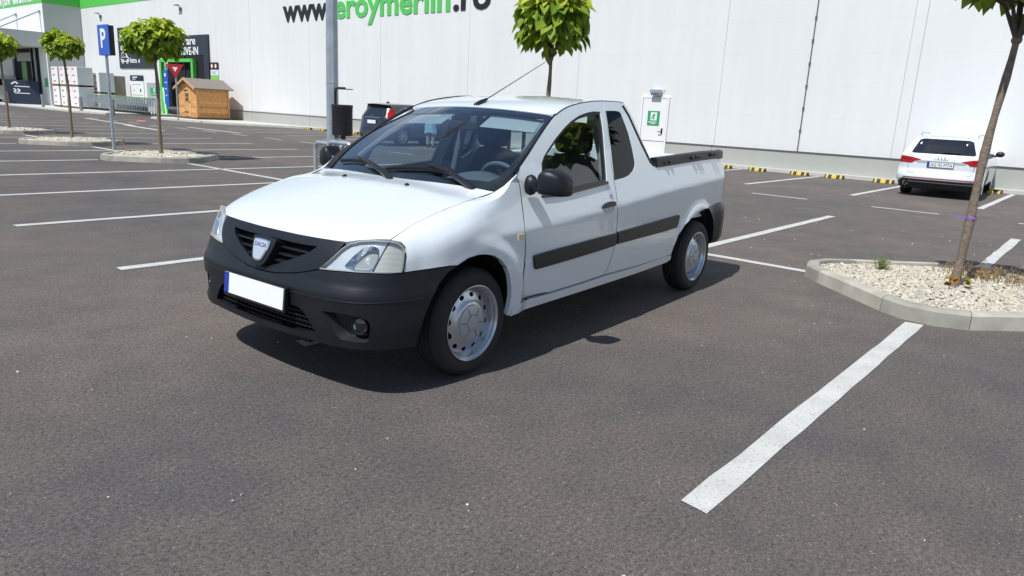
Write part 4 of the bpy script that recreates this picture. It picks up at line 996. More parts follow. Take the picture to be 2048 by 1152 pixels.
# violet ribbon on the right-hand trunk
rb_=MB();rb_.lathe([(.044,-.012),(.047,0),(.044,.012)],14)
rb_.grid([[(.04,-.02,.0),(.04,-.02,.012)],[(-.05,-.06,.002),(-.05,-.06,.014)],[(-.12,-.05,-.012),(-.12,-.05,.0)]])
o=rb_.build('trunk_tag',mat('violet_ribbon',(.25,.12,.42),.5),loc=W(2.35+.055,4.68,.72),rotz=ROT,fix=False);tag(o,'violet ribbon tied round the trunk of the right-hand tree','ribbon')
# sprouting leaves at the foot of that trunk
sp=MB();rr=random.Random(5)
for i in range(26):
    an=rr.uniform(0,6.28);c=Vector((.03+.07*math.cos(an),-.07+.06*math.sin(an),rr.uniform(0,.10)));leaf(sp,c,Vector((math.cos(an),math.sin(an),rr.uniform(-.6,.3))),Vector((0,0,1)),rr.uniform(.03,.06),1,rr)
o=sp.build('sprout',leafmat('sprout_leaf',(.30,.10,.01),(.40,.42,.03)),loc=W(2.38,4.66,.11),rotz=ROT,fix=False);tag(o,'low yellow and rust-coloured sprout at the foot of the right-hand tree','sprout')

# ================================================================ SHOP BUILDING  (local frame: x right along the wall, y away, z up)
def panelmat(name,base,px,x0,pz,z0,wv=.022,wh=.012,vdark=.62,hdark=.95):
    m=mat(name,base,.45,spec=.4,noise=(.35,.025,4));t=m.node_tree;b=t.nodes['Principled BSDF']
    lk=b.inputs['Base Color'].links[0];src=lk.from_socket;t.links.remove(lk)
    tc=nn(t,'ShaderNodeTexCoord');sp=nn(t,'ShaderNodeSeparateXYZ');t.links.new(tc.outputs['Object'],sp.inputs[0])
    def line(sock,per,o,w,val):
        a=nn(t,'ShaderNodeMath',operation='SUBTRACT');a.inputs[1].default_value=o-w/2;t.links.new(sock,a.inputs[0])
        d=nn(t,'ShaderNodeMath',operation='DIVIDE');d.inputs[1].default_value=per;t.links.new(a.outputs[0],d.inputs[0])
        f=nn(t,'ShaderNodeMath',operation='FRACT');t.links.new(d.outputs[0],f.inputs[0])
        l=nn(t,'ShaderNodeMath',operation='LESS_THAN');l.inputs[1].default_value=w/per;t.links.new(f.outputs[0],l.inputs[0])
        r=nn(t,'ShaderNodeMapRange');r.inputs[3].default_value=1;r.inputs[4].default_value=val;t.links.new(l.outputs[0],r.inputs[0]);return r.outputs[0]
    v=line(sp.outputs['X'],px,x0,wv,vdark);h=line(sp.outputs['Z'],pz,z0,wh,hdark)
    mu=nn(t,'ShaderNodeMath',operation='MULTIPLY');t.links.new(v,mu.inputs[0]);t.links.new(h,mu.inputs[1])
    # faint rain streaks below the joints
    x=nn(t,'ShaderNodeMix',data_type='RGBA',blend_type='MULTIPLY');x.inputs[0].default_value=1;t.links.new(src,x.inputs[6]);t.links.new(mu.outputs[0],x.inputs[7])
    mp=nn(t,'ShaderNodeMapping');mp.inputs['Scale'].default_value=(2.2,2.2,.12);t.links.new(tc.outputs['Object'],mp.inputs[0]);n=nn(t,'ShaderNodeTexNoise');n.inputs['Scale'].default_value=1.3;n.inputs['Detail'].default_value=6;t.links.new(mp.outputs[0],n.inputs['Vector'])
    r=nn(t,'ShaderNodeMapRange');r.inputs[1].default_value=.3;r.inputs[2].default_value=.7;r.inputs[3].default_value=.965;r.inputs[4].default_value=1.01;t.links.new(n.outputs['Fac'],r.inputs[0])
    y=nn(t,'ShaderNodeMix',data_type='RGBA',blend_type='MULTIPLY');y.inputs[0].default_value=1;t.links.new(x.outputs[2],y.inputs[6]);t.links.new(r.outputs[0],y.inputs[7]);t.links.new(y.outputs[2],b.inputs['Base Color']);return m
wallm=panelmat('wall_panel_white',(.71,.72,.712),5.75,-1.55,.945,.745)
wingm=panelmat('wing_panel_white',(.78,.79,.785),5.75,-60.2,3.0,.2)
concm=panelmat('plinth_concrete',(.40,.41,.38),5.75,-1.60,9,-3,.03)
greenm=mat('shop_green',(.10,.52,.085),.45);greend=mat('dark_sign',(.018,.024,.045),.4);greyd=mat('door_grey',(.34,.37,.36),.5);doorw=mat('door_white',(.78,.78,.77),.4)
galv=mat('galvanised',(.40,.44,.48),.45,metal=.55,noise=(5,.18));signg=mat('sign_green',(.02,.33,.11),.4);signw=mat('sign_white',(.78,.79,.78),.45);signb=mat('sign_blue',(.010,.085,.47),.35);signr=mat('sign_red',(.42,.015,.03),.4)
store=thing('store_building','white panelled superstore with big website lettering, filling the background','shop building',(0,0,0),ROT)
def sb(name,boxes,m,parent=store,bevel=None):
    o=MB()
    for b in boxes:o.box(*b)
    return o.build(name,m,parent,bevel=bevel,fix=False)
sb('main_wall',[(-60.2,60,20.4,20.9,.66,9.6)],wallm)
sb('plinth',[(-44.8,60,20.37,20.9,.0,.655)],concm)
sb('drip_flashing',[(-40.6,60,20.34,20.40,.655,.678)],mat('flashing',(.10,.105,.11),.5))
sb('green_band',[(-60.195,-36.2,20.385,20.40,7.42,9.6)],greenm)
wing=sb('wing',[(-110,-60.2,17.8,24,.0,9.8)],wingm)
sb('green_band',[(-110,-60.185,17.785,17.8,7.5,9.8),(-60.2,-60.185,17.8,20.38,7.5,9.8)],greenm)
sb('canopy',[(-75,-60.4,15.0,17.78,4.33,5.42)],mat('canopy_grey',(.50,.51,.51),.6))
rd=MB();
for x in (-60.8,-66.0): rd.tube([(x,17.74,6.92),(x,15.1,5.5)],.05,8);rd.box(x-.12,x+.12,17.7,17.78,6.8,7.0)
rd.build('canopy_rod',galv,store)
cb=MB();cb.tube([(-60.75,17.74,6.9),(-60.70,17.74,5.45)],.014,5);cb.tube([(-66,17.74,6.9),(-66,17.74,5.45)],.014,5);cb.build('canopy_cable',galv,store)
bay=sb('loading_bay',[(-67.4,-61.9,17.74,17.79,.1,4.32)],void)
sb('roller_shutter',[(-66.6,-62.9,17.68,17.735,3.35,4.0)],mat('shutter_grey',(.33,.34,.34),.5),bay)
sb('bay_door_leaf',[(-71.5,-67.5,17.60,17.72,1.35,3.55)],mat('hazy_panel',(.36,.40,.43),.3),bay)
sb('stripe_curtain',[(-65.6,-64.5,17.66,17.72,.3,3.3)],mat('curtain_green',(.10,.24,.07),.5),bay)
sb('down_pipe',[(-62.95,-62.80,17.52,17.66,.1,4.3)],satin,bay);sb('down_pipe',[(-62.3,-62.2,17.55,17.66,.1,4.3)],galv,bay)
sb('wall_notice',[(-61.0,-60.55,17.74,17.785,1.45,2.1)],signg,store)
def wallM(x,z,y=20.4): return frame((x,y,z),(1,0,0),(0,0,1))
text('wall_lettering','www',inkd,store,wallM(-32.63,5.5),width=3.95,xh=.86,depth=.03,bold=.028,align='LEFT')
text('wall_lettering','leroymerlin',mat('letter_green',(.09,.50,.10),.45),store,wallM(-28.42,5.5),width=8.45,xh=.86,depth=.03,bold=.028,align='LEFT')
text('wall_lettering','.ro',inkd,store,wallM(-19.78,5.5),width=2.15,xh=.86,depth=.03,bold=.028,align='LEFT')
text('fascia_lettering','DECORAȚIUNI · GRĂDINĂRIT',signw,store,frame((-61.75,17.785,8.02),(1,0,0),(0,0,1)),width=10.4,height=1.15,depth=.04,bold=.03,align='RIGHT')
# expansion joint cable with brackets
cj=MB();cj.tube([(-4.52,20.385,.66),(-4.52,20.385,9.5)],.017,6)
for z in np.arange(1.3,9,.66): cj.box(-4.55,-4.49,20.37,20.4,z-.05,z+.05)
cj.build('wall_cable',mat('cable_grey',(.10,.10,.11),.6),store)
cj=MB();cj.tube([(-1.86,20.395,.7),(-1.86,20.395,9.5)],.006,4);cj.build('wall_cable',mat('cable_pale',(.45,.45,.45),.6),store)
# emergency exit door
ed=sb('emergency_door',[(-10.10,-9.15,20.34,20.398,.22,2.13)],doorw,bevel=.006)
sb('door_frame',[(-10.17,-10.11,20.33,20.398,.22,2.19),(-9.14,-9.08,20.33,20.398,.22,2.19),(-10.11,-9.14,20.33,20.398,2.135,2.19)],doorw,ed)
hd_=MB();hd_.tube([(-9.27,20.33,1.0),(-9.27,20.27,1.0),(-9.40,20.27,1.0)],.014,6);hd_.box(-9.30,-9.24,20.32,20.34,.93,1.12);hd_.build('door_handle',inkd,ed)
def runner(m,cx,cz,s,y):
    P=lambda x,z:(cx+x*s,y,cz+z*s)
    m.prism([(-.5*s,-.5*s),(.5*s,-.5*s),(.5*s,.62*s),(-.5*s,.62*s)],0,.003,frame((cx+.05*s,y,cz),(1,0,0),(0,0,1)))
def figure(cx,cz,s,y,par):
    m=MB()
    m.lathe([(0,0),(.10*s,0)],10,frame((cx+.08*s,y,cz+.36*s),(1,0,0),(0,0,1)))
    F_=frame((cx,y,cz),(1,0,0),(0,0,1))
    for a,b,w in (((.05,.25),(-.05,-.05),.11),((-.05,-.05),(.12,-.22),.08),((.12,-.22),(.05,-.45),.07),((-.05,-.05),(-.18,-.25),.08),((-.18,-.25),(-.38,-.28),.07),((.05,.22),(.25,.08),.06),((.03,.22),(-.2,.08),.06)):
        a=Vector((*a,0))*s;b=Vector((*b,0))*s;d=(b-a).normalized();n=Vector((-d.y,d.x,0))*w*s
        m.add([F_@(a-n),F_@(a+n),F_@(b+n),F_@(b-n)],[(0,1,2,3)],False)
    return m.build('running_figure',signg,par,fix=False)
es=sb('exit_sign',[(-9.87,-9.40,20.325,20.338,1.21,1.70)],signg,ed)
m=MB();runner(m,-9.64,1.50,.25,20.324);wb=m.build('sign_panel',signw,es,fix=False);figure(-9.63,1.51,.26,20.3195,es)
ln=MB();ln.box(-9.83,-9.50,20.322,20.325,1.305,1.33);ln.box(-9.73,-9.55,20.322,20.325,1.255,1.275);ln.build('sign_text_line',signw,es)
lt=MB();lt.box(-9.78,-9.40,20.16,20.39,2.30,2.42);lt.box(-9.76,-9.42,20.2,20.38,2.22,2.30);lt.tube([(-9.40,20.25,2.36),(-9.28,20.25,2.33),(-9.24,20.25,2.42)],.02,6);lt.build('door_lamp',galv,store,bevel=.01)
# floodlights high on the wall
for x,z in ((-56.4,6.85),(-44.0,6.80)):
    f=MB();f.box(x-.09,x+.09,20.28,20.39,z-.26,z-.06);f.tube([(x,20.33,z-.06),(x-.03,20.22,z+.04)],.025,6);f.box(x-.34,x+.02,20.08,20.28,z+.04,z+.09);f.build('floodlight',mat('flood_grey',(.10,.11,.12),.5) if 'flood_grey' not in MATS else MATS['flood_grey'],store,bevel=.01)
# drive-in entrance
en=sb('drive_in_entrance',[(-46.05,-41.25,20.30,20.395,.6,3.85)],void)
sb('entrance_surround',[(-46.2,-40.65,20.28,20.39,3.85,5.04),(-41.25,-40.65,20.28,20.39,.1,3.85)],greend,en)
text('entrance_lettering','Intrare',signw,en,frame((-43.35,20.28,4.72),(1,0,0),(0,0,1)),width=2.35,height=.50,depth=.012,bold=.02)
text('entrance_lettering','DRIVE-IN',signw,en,frame((-43.2,20.28,4.10),(1,0,0),(0,0,1)),width=2.65,height=.48,depth=.012,bold=.02)
mu_=sb('inner_frame_bar',[(-43.75,-43.68,20.24,20.3,.6,3.85)],satin,en)
gd=sb('grey_service_door',[(-49.32,-47.15,20.26,20.39,.05,2.09)],greyd,store,bevel=.01)
sb('push_bar',[(-49.2,-47.25,20.22,20.26,1.02,1.09)],doorw,gd)
es2=sb('exit_sign',[(-48.76,-47.78,20.23,20.258,1.28,1.76)],signg,gd)
m=MB();runner(m,-48.15,1.58,.24,20.228);m.build('sign_panel',signw,es2,fix=False);figure(-48.13,1.59,.25,20.2235,es2)
sb('sign_text_line',[(-48.65,-47.88,20.222,20.228,1.33,1.36)],signw,es2)
# ================================================================ SIGNS ON THE WALL (things of their own)
def wallsign(name,label,x0,x1,z0,z1,m,y=20.37,cat='sign',d=.03):
    o=MB().box(x0,x1,y-d,y+d*.8,z0,z1).build(name,m,loc=(0,0,0),rotz=ROT,bevel=.006);return tag(o,label,cat)
ms=wallsign('wall_sign','dark board reading Materiale construcții with a white car outline',-53.68,-48.02,3.04,5.81,greend,y=20.37)
text('sign_lettering','Materiale',signw,ms,frame((-53.3,20.34,5.15),(1,0,0),(0,0,1)),width=3.7,height=.56,depth=.008,bold=.02,align='LEFT')
text('sign_lettering','construcții',signw,ms,frame((-53.3,20.34,4.42),(1,0,0),(0,0,1)),width=4.2,height=.66,depth=.008,bold=.02,align='LEFT')
text('sign_lettering','Intrare',signw,ms,frame((-51.85,20.34,3.58),(1,0,0),(0,0,1)),width=1.55,height=.34,depth=.008,bold=.02,align='LEFT')
ci=MB();Fm=frame((-52.65,20.335,3.72),(1,0,0),(0,0,1))
ci.tube([Fm@Vector((x,y,0)) for x,y in [(-.62,-.20),(-.66,.02),(-.60,.10),(-.50,.34),(-.30,.38),(.15,.36),(.40,.08),(.60,.0),(.64,-.2),(.45,-.22),(-.62,-.22)]],.035,5)
for x in (-.38,.36): ci.tube([Fm@Vector((x+.13*math.cos(a),-.22+.13*math.sin(a),0)) for a in np.linspace(0,6.3,14)],.03,5)
ci.tube([Fm@Vector((x,y,0)) for x,y in [(-.5,.08),(.35,.08)]],.025,5)
ci.build('car_symbol',signw,ms)
inf=wallsign('info_board','pale information board with a dark heading strip above the shopping trolleys',-52.2,-50.0,.92,2.18,signw)
sb('heading_strip',[(-52.08,-50.03,20.33,20.372,2.19,2.57)],greend,inf).rotation_euler=(0,0,0)
sb('heading_line',[(-51.7,-50.9,20.325,20.33,2.40,2.47),(-51.7,-51.2,20.325,20.33,2.28,2.33)],signw,inf)
sb('green_line',[(-51.8+.5*i,-51.45+.5*i,20.335,20.3395,1.92,1.97) for i in range(3)]+[(-51.9+.45*i,-51.5+.45*i,20.335,20.3395,1.20,1.25) for i in range(4)],mat('print_green',(.10,.42,.12),.5),inf)
sb('pictogram',[(-51.6,-51.52,20.335,20.3395,1.45,1.62),(-50.6,-50.42,20.335,20.3395,1.42,1.66),(-51.0,-50.88,20.335,20.3395,1.68,1.72)],inkd,inf)
rs_=wallsign('notice_board','narrow white and green notice with two round prohibition signs, right of the drive-in gate',-40.57,-39.66,2.1,3.0,signw)
sb('top_panel',[(-40.57,-39.66,20.32,20.372,3.0,3.41)],inkd,rs_);sb('green_panel',[(-40.57,-39.66,20.325,20.339,2.1,2.67)],mat('notice_green',(.22,.55,.09),.5),rs_)
for x in (-40.35,-39.90):
    q=MB().lathe([(0,0),(.145,0)],20,frame((x,20.318,3.2),(1,0,0),(0,0,1))).build('round_sign_face',signw,rs_,fix=False)
    MB().lathe([(.115,.0),(.15,.0)],20,frame((x,20.314,3.2),(1,0,0),(0,0,1))).build('round_sign_ring',signr,q,fix=False)
sb('print_line',[(-40.45,-39.8,20.334,20.339,2.85,2.88),(-40.45,-39.9,20.334,20.339,2.78,2.81),(-40.40,-39.85,20.334,20.339,2.72,2.74)],mat('print_blue',(.2,.3,.5),.5),rs_)
bs=wallsign('tall_blue_sign','tall narrow blue sign standing between the green portal and the dark gateway',-45.76,-45.15,.58,2.9,signb,y=19.85,d=.04)
sb('white_print',[(-45.6,-45.4,19.80,19.81,2.5,2.7),(-45.6,-45.3,19.80,19.81,2.1,2.15),(-45.6,-45.35,19.80,19.81,1.7,1.75),(-45.6,-45.3,19.80,19.81,1.3,1.33)],signw,bs)
# green height portal
gpf=MB();
for x in (-46.55,-42.25): gpf.box(x-.13,x+.13,20.0,20.24,.0,3.6)
gpf.box(-46.55,-42.25,20.0,20.24,3.42,3.62)
gpf.tube([(-46.45,20.1,1.75),(-45.35,19.7,.02)],.11,8)
o=gpf.build('height_portal',greenm,loc=(0,0,0),rotz=ROT);tag(o,'bright green steel portal with a diagonal brace in front of the drive-in gate','gate frame')
# ================================================================ PAVEMENTS
pavm=mat('pavement_concrete',(.50,.49,.45),.85,noise=(3,.12),bump=(90,.25,.004))
pv=MB();pl_=[(-110,14.75),(-47.2,14.75),(-44.5,15.6),(-44.5,20.38),(-110,20.38)]
pv.prism(pl_,0,.10);o=pv.build('pavement',pavm,loc=(0,0,0),rotz=ROT);o['kind']='structure'
pv=MB();ar=[(-39.2+ .0,17.6)]+[(-37.6+1.6*math.cos(a),16.6-1.4*math.sin(a)) for a in np.linspace(math.pi,math.pi*.5*1,8)]
pl_=[(-40.2,20.38),(-40.2,17.2),(-39.9,16.4),(-39.2,15.95),(-38.2,15.9),(-33.5,16.9),(-31.2,18.6),(-29.9,19.6),(-28.5,20.05),(60,20.05),(60,20.38)]
pv.prism(pl_,0,.10);o=pv.build('pavement',pavm,loc=(0,0,0),rotz=ROT);o['kind']='structure'
# ================================================================ WHEEL STOPS
yel=mat('stop_yellow',(.62,.42,.015),.55);stopb=mat('stop_rubber',(.045,.042,.036),.75,noise=(20,.3))
def wheel_stop():
    t=thing('wheel_stop','','wheel stop',(0,0,0),ROT,'rubber wheel stops along the wall')
    pr_=[(-.075,0),(-.065,.045),(-.035,.10),(.035,.10),(.065,.045),(.075,0)]
    m=MB();M_=Matrix(((0,0,1,0),(1,0,0,0),(0,1,0,0),(0,0,0,1)))
    m.prism(pr_,-.27,.27,M_);m.build('rubber_body',stopb,t,bevel=.012)
    for x0,x1 in ((-.22,-.165),(-.065,.065),(.165,.22)):
        y=MB();pp=[(-.0765,.0),(-.0675,.047),(-.036,.1025),(.036,.1025),(.0675,.047)];rows=[[(x0,a*1.03,b) for a,b in pp],[(x1,a*1.03,b) for a,b in pp]]
        y.grid(rows,sm=False);y.build('yellow_stripe',yel,t)
    return t
ws0=None
spots=[]
for b in (-.80,1.77,3.10,4.12,5.43,6.55,7.9,9.1):spots.append((-b,19.68))
for b in (22.9,25.3,26.6,27.85,29.1,30.5):spots.append((-b,19.45))
wl=['wheel stop just right of the white estate car','wheel stop touching the white estate car on its left','second wheel stop left of the white estate car','third wheel stop left of the white estate car','wheel stop below the dark wall cable','wheel stop left of the dark wall cable','wheel stop just behind the tail of the pickup','wheel stop below the emergency door',
 'wheel stop beside the dark suv','wheel stop just left of the lamp post','second wheel stop left of the lamp post','third wheel stop left of the lamp post','fourth wheel stop left of the lamp post','wheel stop nearest the wooden shed']
for i,(r,a) in enumerate(spots):
    if ws0 is None: ws0=wheel_stop();o=ws0;o.location=W(r,a);o['label']='black and yellow '+wl[i]
    else: copy_tree(ws0,W(r,a),ROT,'black and yellow '+wl[i])
# ================================================================ LAMP POST, LITTER BIN, HOOPS
lp=thing('lamp_post','tall galvanised octagonal lamp post behind the pickup bonnet','lamp post',W(-6.78,4.68),ROT)
m=MB();m.lathe([(0,0),(.103,0),(.098,2.2),(.082,6),(.07,8.2),(0,8.2)],8,Matrix.Rotation(R_(22.5),4,'Z'),sm=False);m.build('pole',galv,lp,angle=20)
m=MB()
for z in (.55,1.08,1.72):
    m.lathe([(.099,z),(.104,z),(.104,z+.012),(.099,z+.012)],8,Matrix.Rotation(R_(22.5),4,'Z'),sm=False)
m.build('strap',galv,lp)
m=MB();m.box(-.14,.14,-1.4,.1,8.15,8.28);m.build('lamp_head',galv,lp,bevel=.03)
bn=thing('litter_bin','black cylindrical litter bin with a hood bracket, hung on the lamp post','litter bin',W(-6.78,4.68,.0),ROT)
binm=mat('bin_black',(.016,.017,.022),.5)
m=MB();bx=.285;m.lathe([(0,.90),(.157,.90),(.165,.92),(.165,1.33),(.171,1.34),(.171,1.385),(.163,1.39),(.158,1.37),(.153,1.0),(0,1.0)],32,Matrix.Translation((bx,-.02,0)));m.build('bin_body',binm,bn,angle=50)
m=MB();m.lathe([(.1665,.985),(.169,.985),(.169,.995),(.1665,.995)],32,Matrix.Translation((bx,-.02,0)))
m.lathe([(.1665,1.29),(.170,1.29),(.170,1.30),(.1665,1.30)],32,Matrix.Translation((bx,-.02,0)));m.build('bin_rib',binm,bn)
m=MB();m.tube([(.112,-.02,1.36),(.112,-.02,1.60),(.135,-.02,1.64),(.18,-.02,1.65),(.36,-.02,1.65)],.016,8);m.build('hood_bracket',binm,bn)
m=MB();m.box(.16,.47,-.10,.06,1.628,1.640);m.build('hood_plate',binm,bn,bevel=.004)
m=MB();m.box(.10,.32,-.04,.0,.86,.882);m.box(.28,.34,-.05,.01,.84,.905);m.build('latch',binm,bn,bevel=.006)
def hoop(name,label,x0,x1,y,zt):
    m=MB();R=.10;pts=[(x0,y,0),(x0,y,zt-R)]+[(x0+R-R*math.cos(a),y,zt-R+R*math.sin(a)) for a in np.linspace(.2,math.pi/2,6)]+[(x1-R+R*math.sin(a),y,zt-R+R*math.cos(a)) for a in np.linspace(0,math.pi/2-.2,6)]+[(x1,y,zt-R),(x1,y,0)]
    m.tube(pts,.038,12);o=m.build(name,galv,loc=(0,0,0),rotz=ROT,angle=70);return tag(o,label,'hoop barrier','galvanised hoops guarding the lamp post')
hoop('hoop_barrier','galvanised tube hoop on the far side of the lamp post, reaching farther left',-7.66,-6.86,4.95,.72)
hoop('hoop_barrier','galvanised tube hoop in front of the lamp post, below the litter bin',-6.50,-5.92,4.40,.80)
# ================================================================ PARKING AND YIELD SIGNS
ps=thing('parking_sign','blue double-sided parking sign with a white P on a thin pole','parking sign',W(-15.93,4.80),ROT)
m=MB();m.tube([(0,0,0),(0,0,2.3)],.035,10);m.build('pole',galv,ps)
m=MB();m.box(-.28,.36,-.06,-.045,2.24,2.94);pf=m.build('sign_face',signb,ps,bevel=.006)
m=MB();m.box(-.26,.36,-.04,.07,2.24,2.92);m.build('sign_case',inkd,ps,bevel=.006)
text('letter','P',signw,pf,frame((.04,-.0605,2.63),(1,0,0),(0,0,1)),width=.30,height=.44,depth=.003,bold=.02)
ys=thing('yield_sign','red triangular yield sign on a grey pole in front of the shed','traffic sign',W(-34.75,15.4,.1),ROT+R_(50))
m=MB();m.tube([(0,0,0),(0,0,2.75)],.035,8);m.build('pole',galv,ys)
def tri(s): return [(-.5*s,.30*s),(.5*s,.30*s),(0,-.56*s)]
m=MB();m.prism(tri(.82),.040,.05,frame((0,0,2.56),(1,0,0),(0,0,1)));m.build('sign_plate',signr,ys)
m=MB();m.prism(tri(.27),.051,.054,frame((0,0,2.575),(1,0,0),(0,0,1)));m.build('sign_centre',signw,ys)
# ================================================================ BOLLARDS
bolm=mat('bollard_steel',(.25,.26,.27),.5,metal=.3,noise=(8,.2))
bo=None
for i,(b,lab) in enumerate(((42.6,'steel bollard in front of the shopping trolleys, right of the parking sign pole'),(47.4,'steel bollard between the white cartons and the trolleys'),(54.1,'steel bollard at the corner of the loading bay, left of the white cartons'),(61.6,'steel bollard in front of the dark leaning board, at the far left'))):
    if bo is None:
        bo=MB().lathe([(0,0),(.10,0),(.10,.92),(.09,.95),(0,.95)],18).build('bollard',bolm,loc=W(-b,15.3,.0),rotz=ROT);tag(bo,lab,'bollard','steel bollards along the pavement');o=bo
    else:
        o=bo.copy();COL.objects.link(o);o.location=W(-b,15.3,.0);o['label']=lab
# ================================================================ GARDEN SHED ON ITS PALLET BASE
def woodmat(name,base,plank,axis='Z'):
    m=mat(name,base,.65,noise=(6,.22,6),bump=(40,.3,.004));t=m.node_tree;b=t.nodes['Principled BSDF'];src=b.inputs['Base Color'].links[0].from_socket
    tc=nn(t,'ShaderNodeTexCoord');sp=nn(t,'ShaderNodeSeparateXYZ');t.links.new(tc.outputs['Object'],sp.inputs[0])
    d=nn(t,'ShaderNodeMath',operation='DIVIDE');d.inputs[1].default_value=plank;t.links.new(sp.outputs[axis],d.inputs[0]);fl=nn(t,'ShaderNodeMath',operation='FLOOR');t.links.new(d.outputs[0],fl.inputs[0]);wn=nn(t,'ShaderNodeTexWhiteNoise',noise_dimensions='1D');t.links.new(fl.outputs[0],wn.inputs['W'])
    r=nn(t,'ShaderNodeMapRange');r.inputs[3].default_value=.78;r.inputs[4].default_value=1.18;t.links.new(wn.outputs['Value'],r.inputs[0])
    f=nn(t,'ShaderNodeMath',operation='FRACT');t.links.new(d.outputs[0],f.inputs[0]);l=nn(t,'ShaderNodeMath',operation='GREATER_THAN');l.inputs[1].default_value=.07;t.links.new(f.outputs[0],l.inputs[0]);r2=nn(t,'ShaderNodeMapRange');r2.inputs[3].default_value=.45;r2.inputs[4].default_value=1;t.links.new(l.outputs[0],r2.inputs[0])
    mu=nn(t,'ShaderNodeMath',operation='MULTIPLY');t.links.new(r.outputs[0],mu.inputs[0]);t.links.new(r2.outputs[0],mu.inputs[1]);x=nn(t,'ShaderNodeMix',data_type='RGBA',blend_type='MULTIPLY');x.inputs[0].default_value=1;t.links.new(src,x.inputs[6]);t.links.new(mu.outputs[0],x.inputs[7]);t.links.new(x.outputs[2],b.inputs['Base Color']);return m
wood=woodmat('shed_planks',(.60,.29,.095),.13);woodv=woodmat('door_planks',(.62,.34,.13),.13,'X');woodt=mat('shed_trim',(.58,.33,.14),.6,noise=(8,.2))
sh=thing('garden_shed','small orange timber garden shed with a grey felt roof, displayed on a pallet base','garden shed',W(-38.27,17.7,.18),ROT)
# local x: -1..1 gable width, y 0..2.0 depth
m=MB();m.prism([(-1,0),(1,0),(1,1.64),(0,2.08),(-1,1.64)],0,.06,frame((0,.03,0),(1,0,0),(0,0,1)));m.prism([(-1,0),(1,0),(1,1.64),(0,2.08),(-1,1.64)],0,.06,frame((0,1.95,0),(1,0,0),(0,0,1)))
m.box(.94,1.0,.03,1.9,0,1.64);m.box(-1.0,-.94,.03,1.9,0,1.64);m.build('wall',wood,sh,fix=False)
m=MB()
for x in (-1.03,1.0):
    for y in (-.03,.05,1.86): m.box(x-.02,x+.05,y,y+.07,0,1.64)
m.build('corner_post',woodt,sh)
rfm=MB()
for s in (1,-1): rfm.prism([(0,2.12),(s*1.22,1.58),(s*1.22,1.63),(0,2.17)],-2.15,.22,frame((0,0,0),(1,0,0),(0,0,1)))
rfo=rfm.build('roof',mat('roof_felt',(.20,.17,.15),.9,noise=(10,.2)),sh,fix=True)
m=MB()
for i in range(6):
    y=-.1+i*.42
    for s in (1,-1): m.tube([(0,y,2.178),(s*1.2,y,1.645)],.012,5)
m.build('felt_seam',mat('felt_light',(.30,.26,.23),.9),rfo)
m=MB()
for s in (1,-1): m.prism([(0,2.06),(s*1.24,1.50),(s*1.24,1.62),(0,2.19)],.22,.25,frame((0,0,0),(1,0,0),(0,0,1)))
m.build('barge_board',woodt,sh)
m=MB().box(-.38,.40,-.045,-.005,.04,1.62);dr=m.build('door',woodv,sh)
m=MB();m.box(-.20,.20,-.06,-.046,.84,1.36);wn_=m.build('window_frame',woodt,dr)
m=MB()
for x in (-.16,.02):
    for z in (.88,1.12): m.box(x,x+.14,-.066,-.06,z,z+.20)
m.build('window_pane',inkd,wn_)
m=MB()
for z in (.25,1.45): MB().box(-.36,.1,-.055,-.045,z,z+.06).build('hinge',satin,dr)
MB().box(.30,.34,-.07,-.045,.8,.9).build('handle',satin,dr)
pb=MB()
for x in np.linspace(-1.15,1.15,8): pb.box(x-.07,x+.07,-.25,2.4,.06,.09)
for y in (-.2,.5,1.2,1.85,2.3): pb.box(-1.25,1.25,y,y+.1,0,.06)
o=pb.build('pallet_base',mat('pallet_wood',(.14,.085,.05),.85,noise=(12,.3)),loc=W(-38.27,17.7,.10),rotz=ROT);tag(o,'long dark timber pallet base under the garden shed','pallet')
# ================================================================ CARTON STACKS
card=mat('white_carton',(.74,.72,.71),.6,noise=(3,.05));palm=MATS['pallet_wood'];redp=mat('red_print',(.50,.07,.09),.6);greyc=mat('shaded_side',(.60,.62,.64),.5)
def stack(r0,r1,a0,a1,z,h,label):
    t=thing('carton_pallet',label,'carton pallet',W((r0+r1)/2,(a0+a1)/2,z),ROT,'shrink-wrapped white carton pallets')
    w=(r1-r0)/2;d=(a1-a0)/2
    m=MB()
    for y in (-d,-.05,d-.1): m.box(-w,w,y,y+.1,0,.10)
    m.box(-w,w,-d,d,.10,.12);m.build('pallet',palm,t,fix=False)
    b=MB().box(-w,w,-d,d,.122,h).build('carton_block',card,t,bevel=.02)
    rr=random.Random(int(r0*100+z*10))
    for zz in np.arange(.3,h-.15,.42):
        x=-w*.7+rr.uniform(0,.15);p=MB();p.box(x,x+w*.75,-d-.004,-d+.002,zz,zz+.075);p.box(x+.05,x+w*.45,-d-.004,-d+.002,zz-.06,zz-.035);p.build('red_print',redp,b)
    s=MB().box(w-.001,w+.006,-d+.02,d-.02,.14,h-.02).build('shaded_side',greyc,b)  # grey sheet paints the shade onto the cartons' right-hand face
    return t
cols=[(57.2,56.0),(55.7,54.65),(54.55,53.5),(53.45,52.4)]
nm=['leftmost','second','third','rightmost']
for i,(b0,b1) in enumerate(cols):
    stack(-b0,-b1,17.0,18.0,.10,1.45,'lower white carton pallet with red print, %s in the front row'%nm[i])
    stack(-b0,-b1,17.0,18.0,1.57,1.32,'upper white carton pallet with red print, %s in the front row'%nm[i])
stack(-53.0,-51.95,18.2,19.2,.10,1.05-.0,'lower white carton pallet standing behind the front row, by the trolleys')
stack(-53.0,-51.95,18.2,19.2,1.17,1.45,'upper white carton pallet standing behind the front row, by the trolleys')
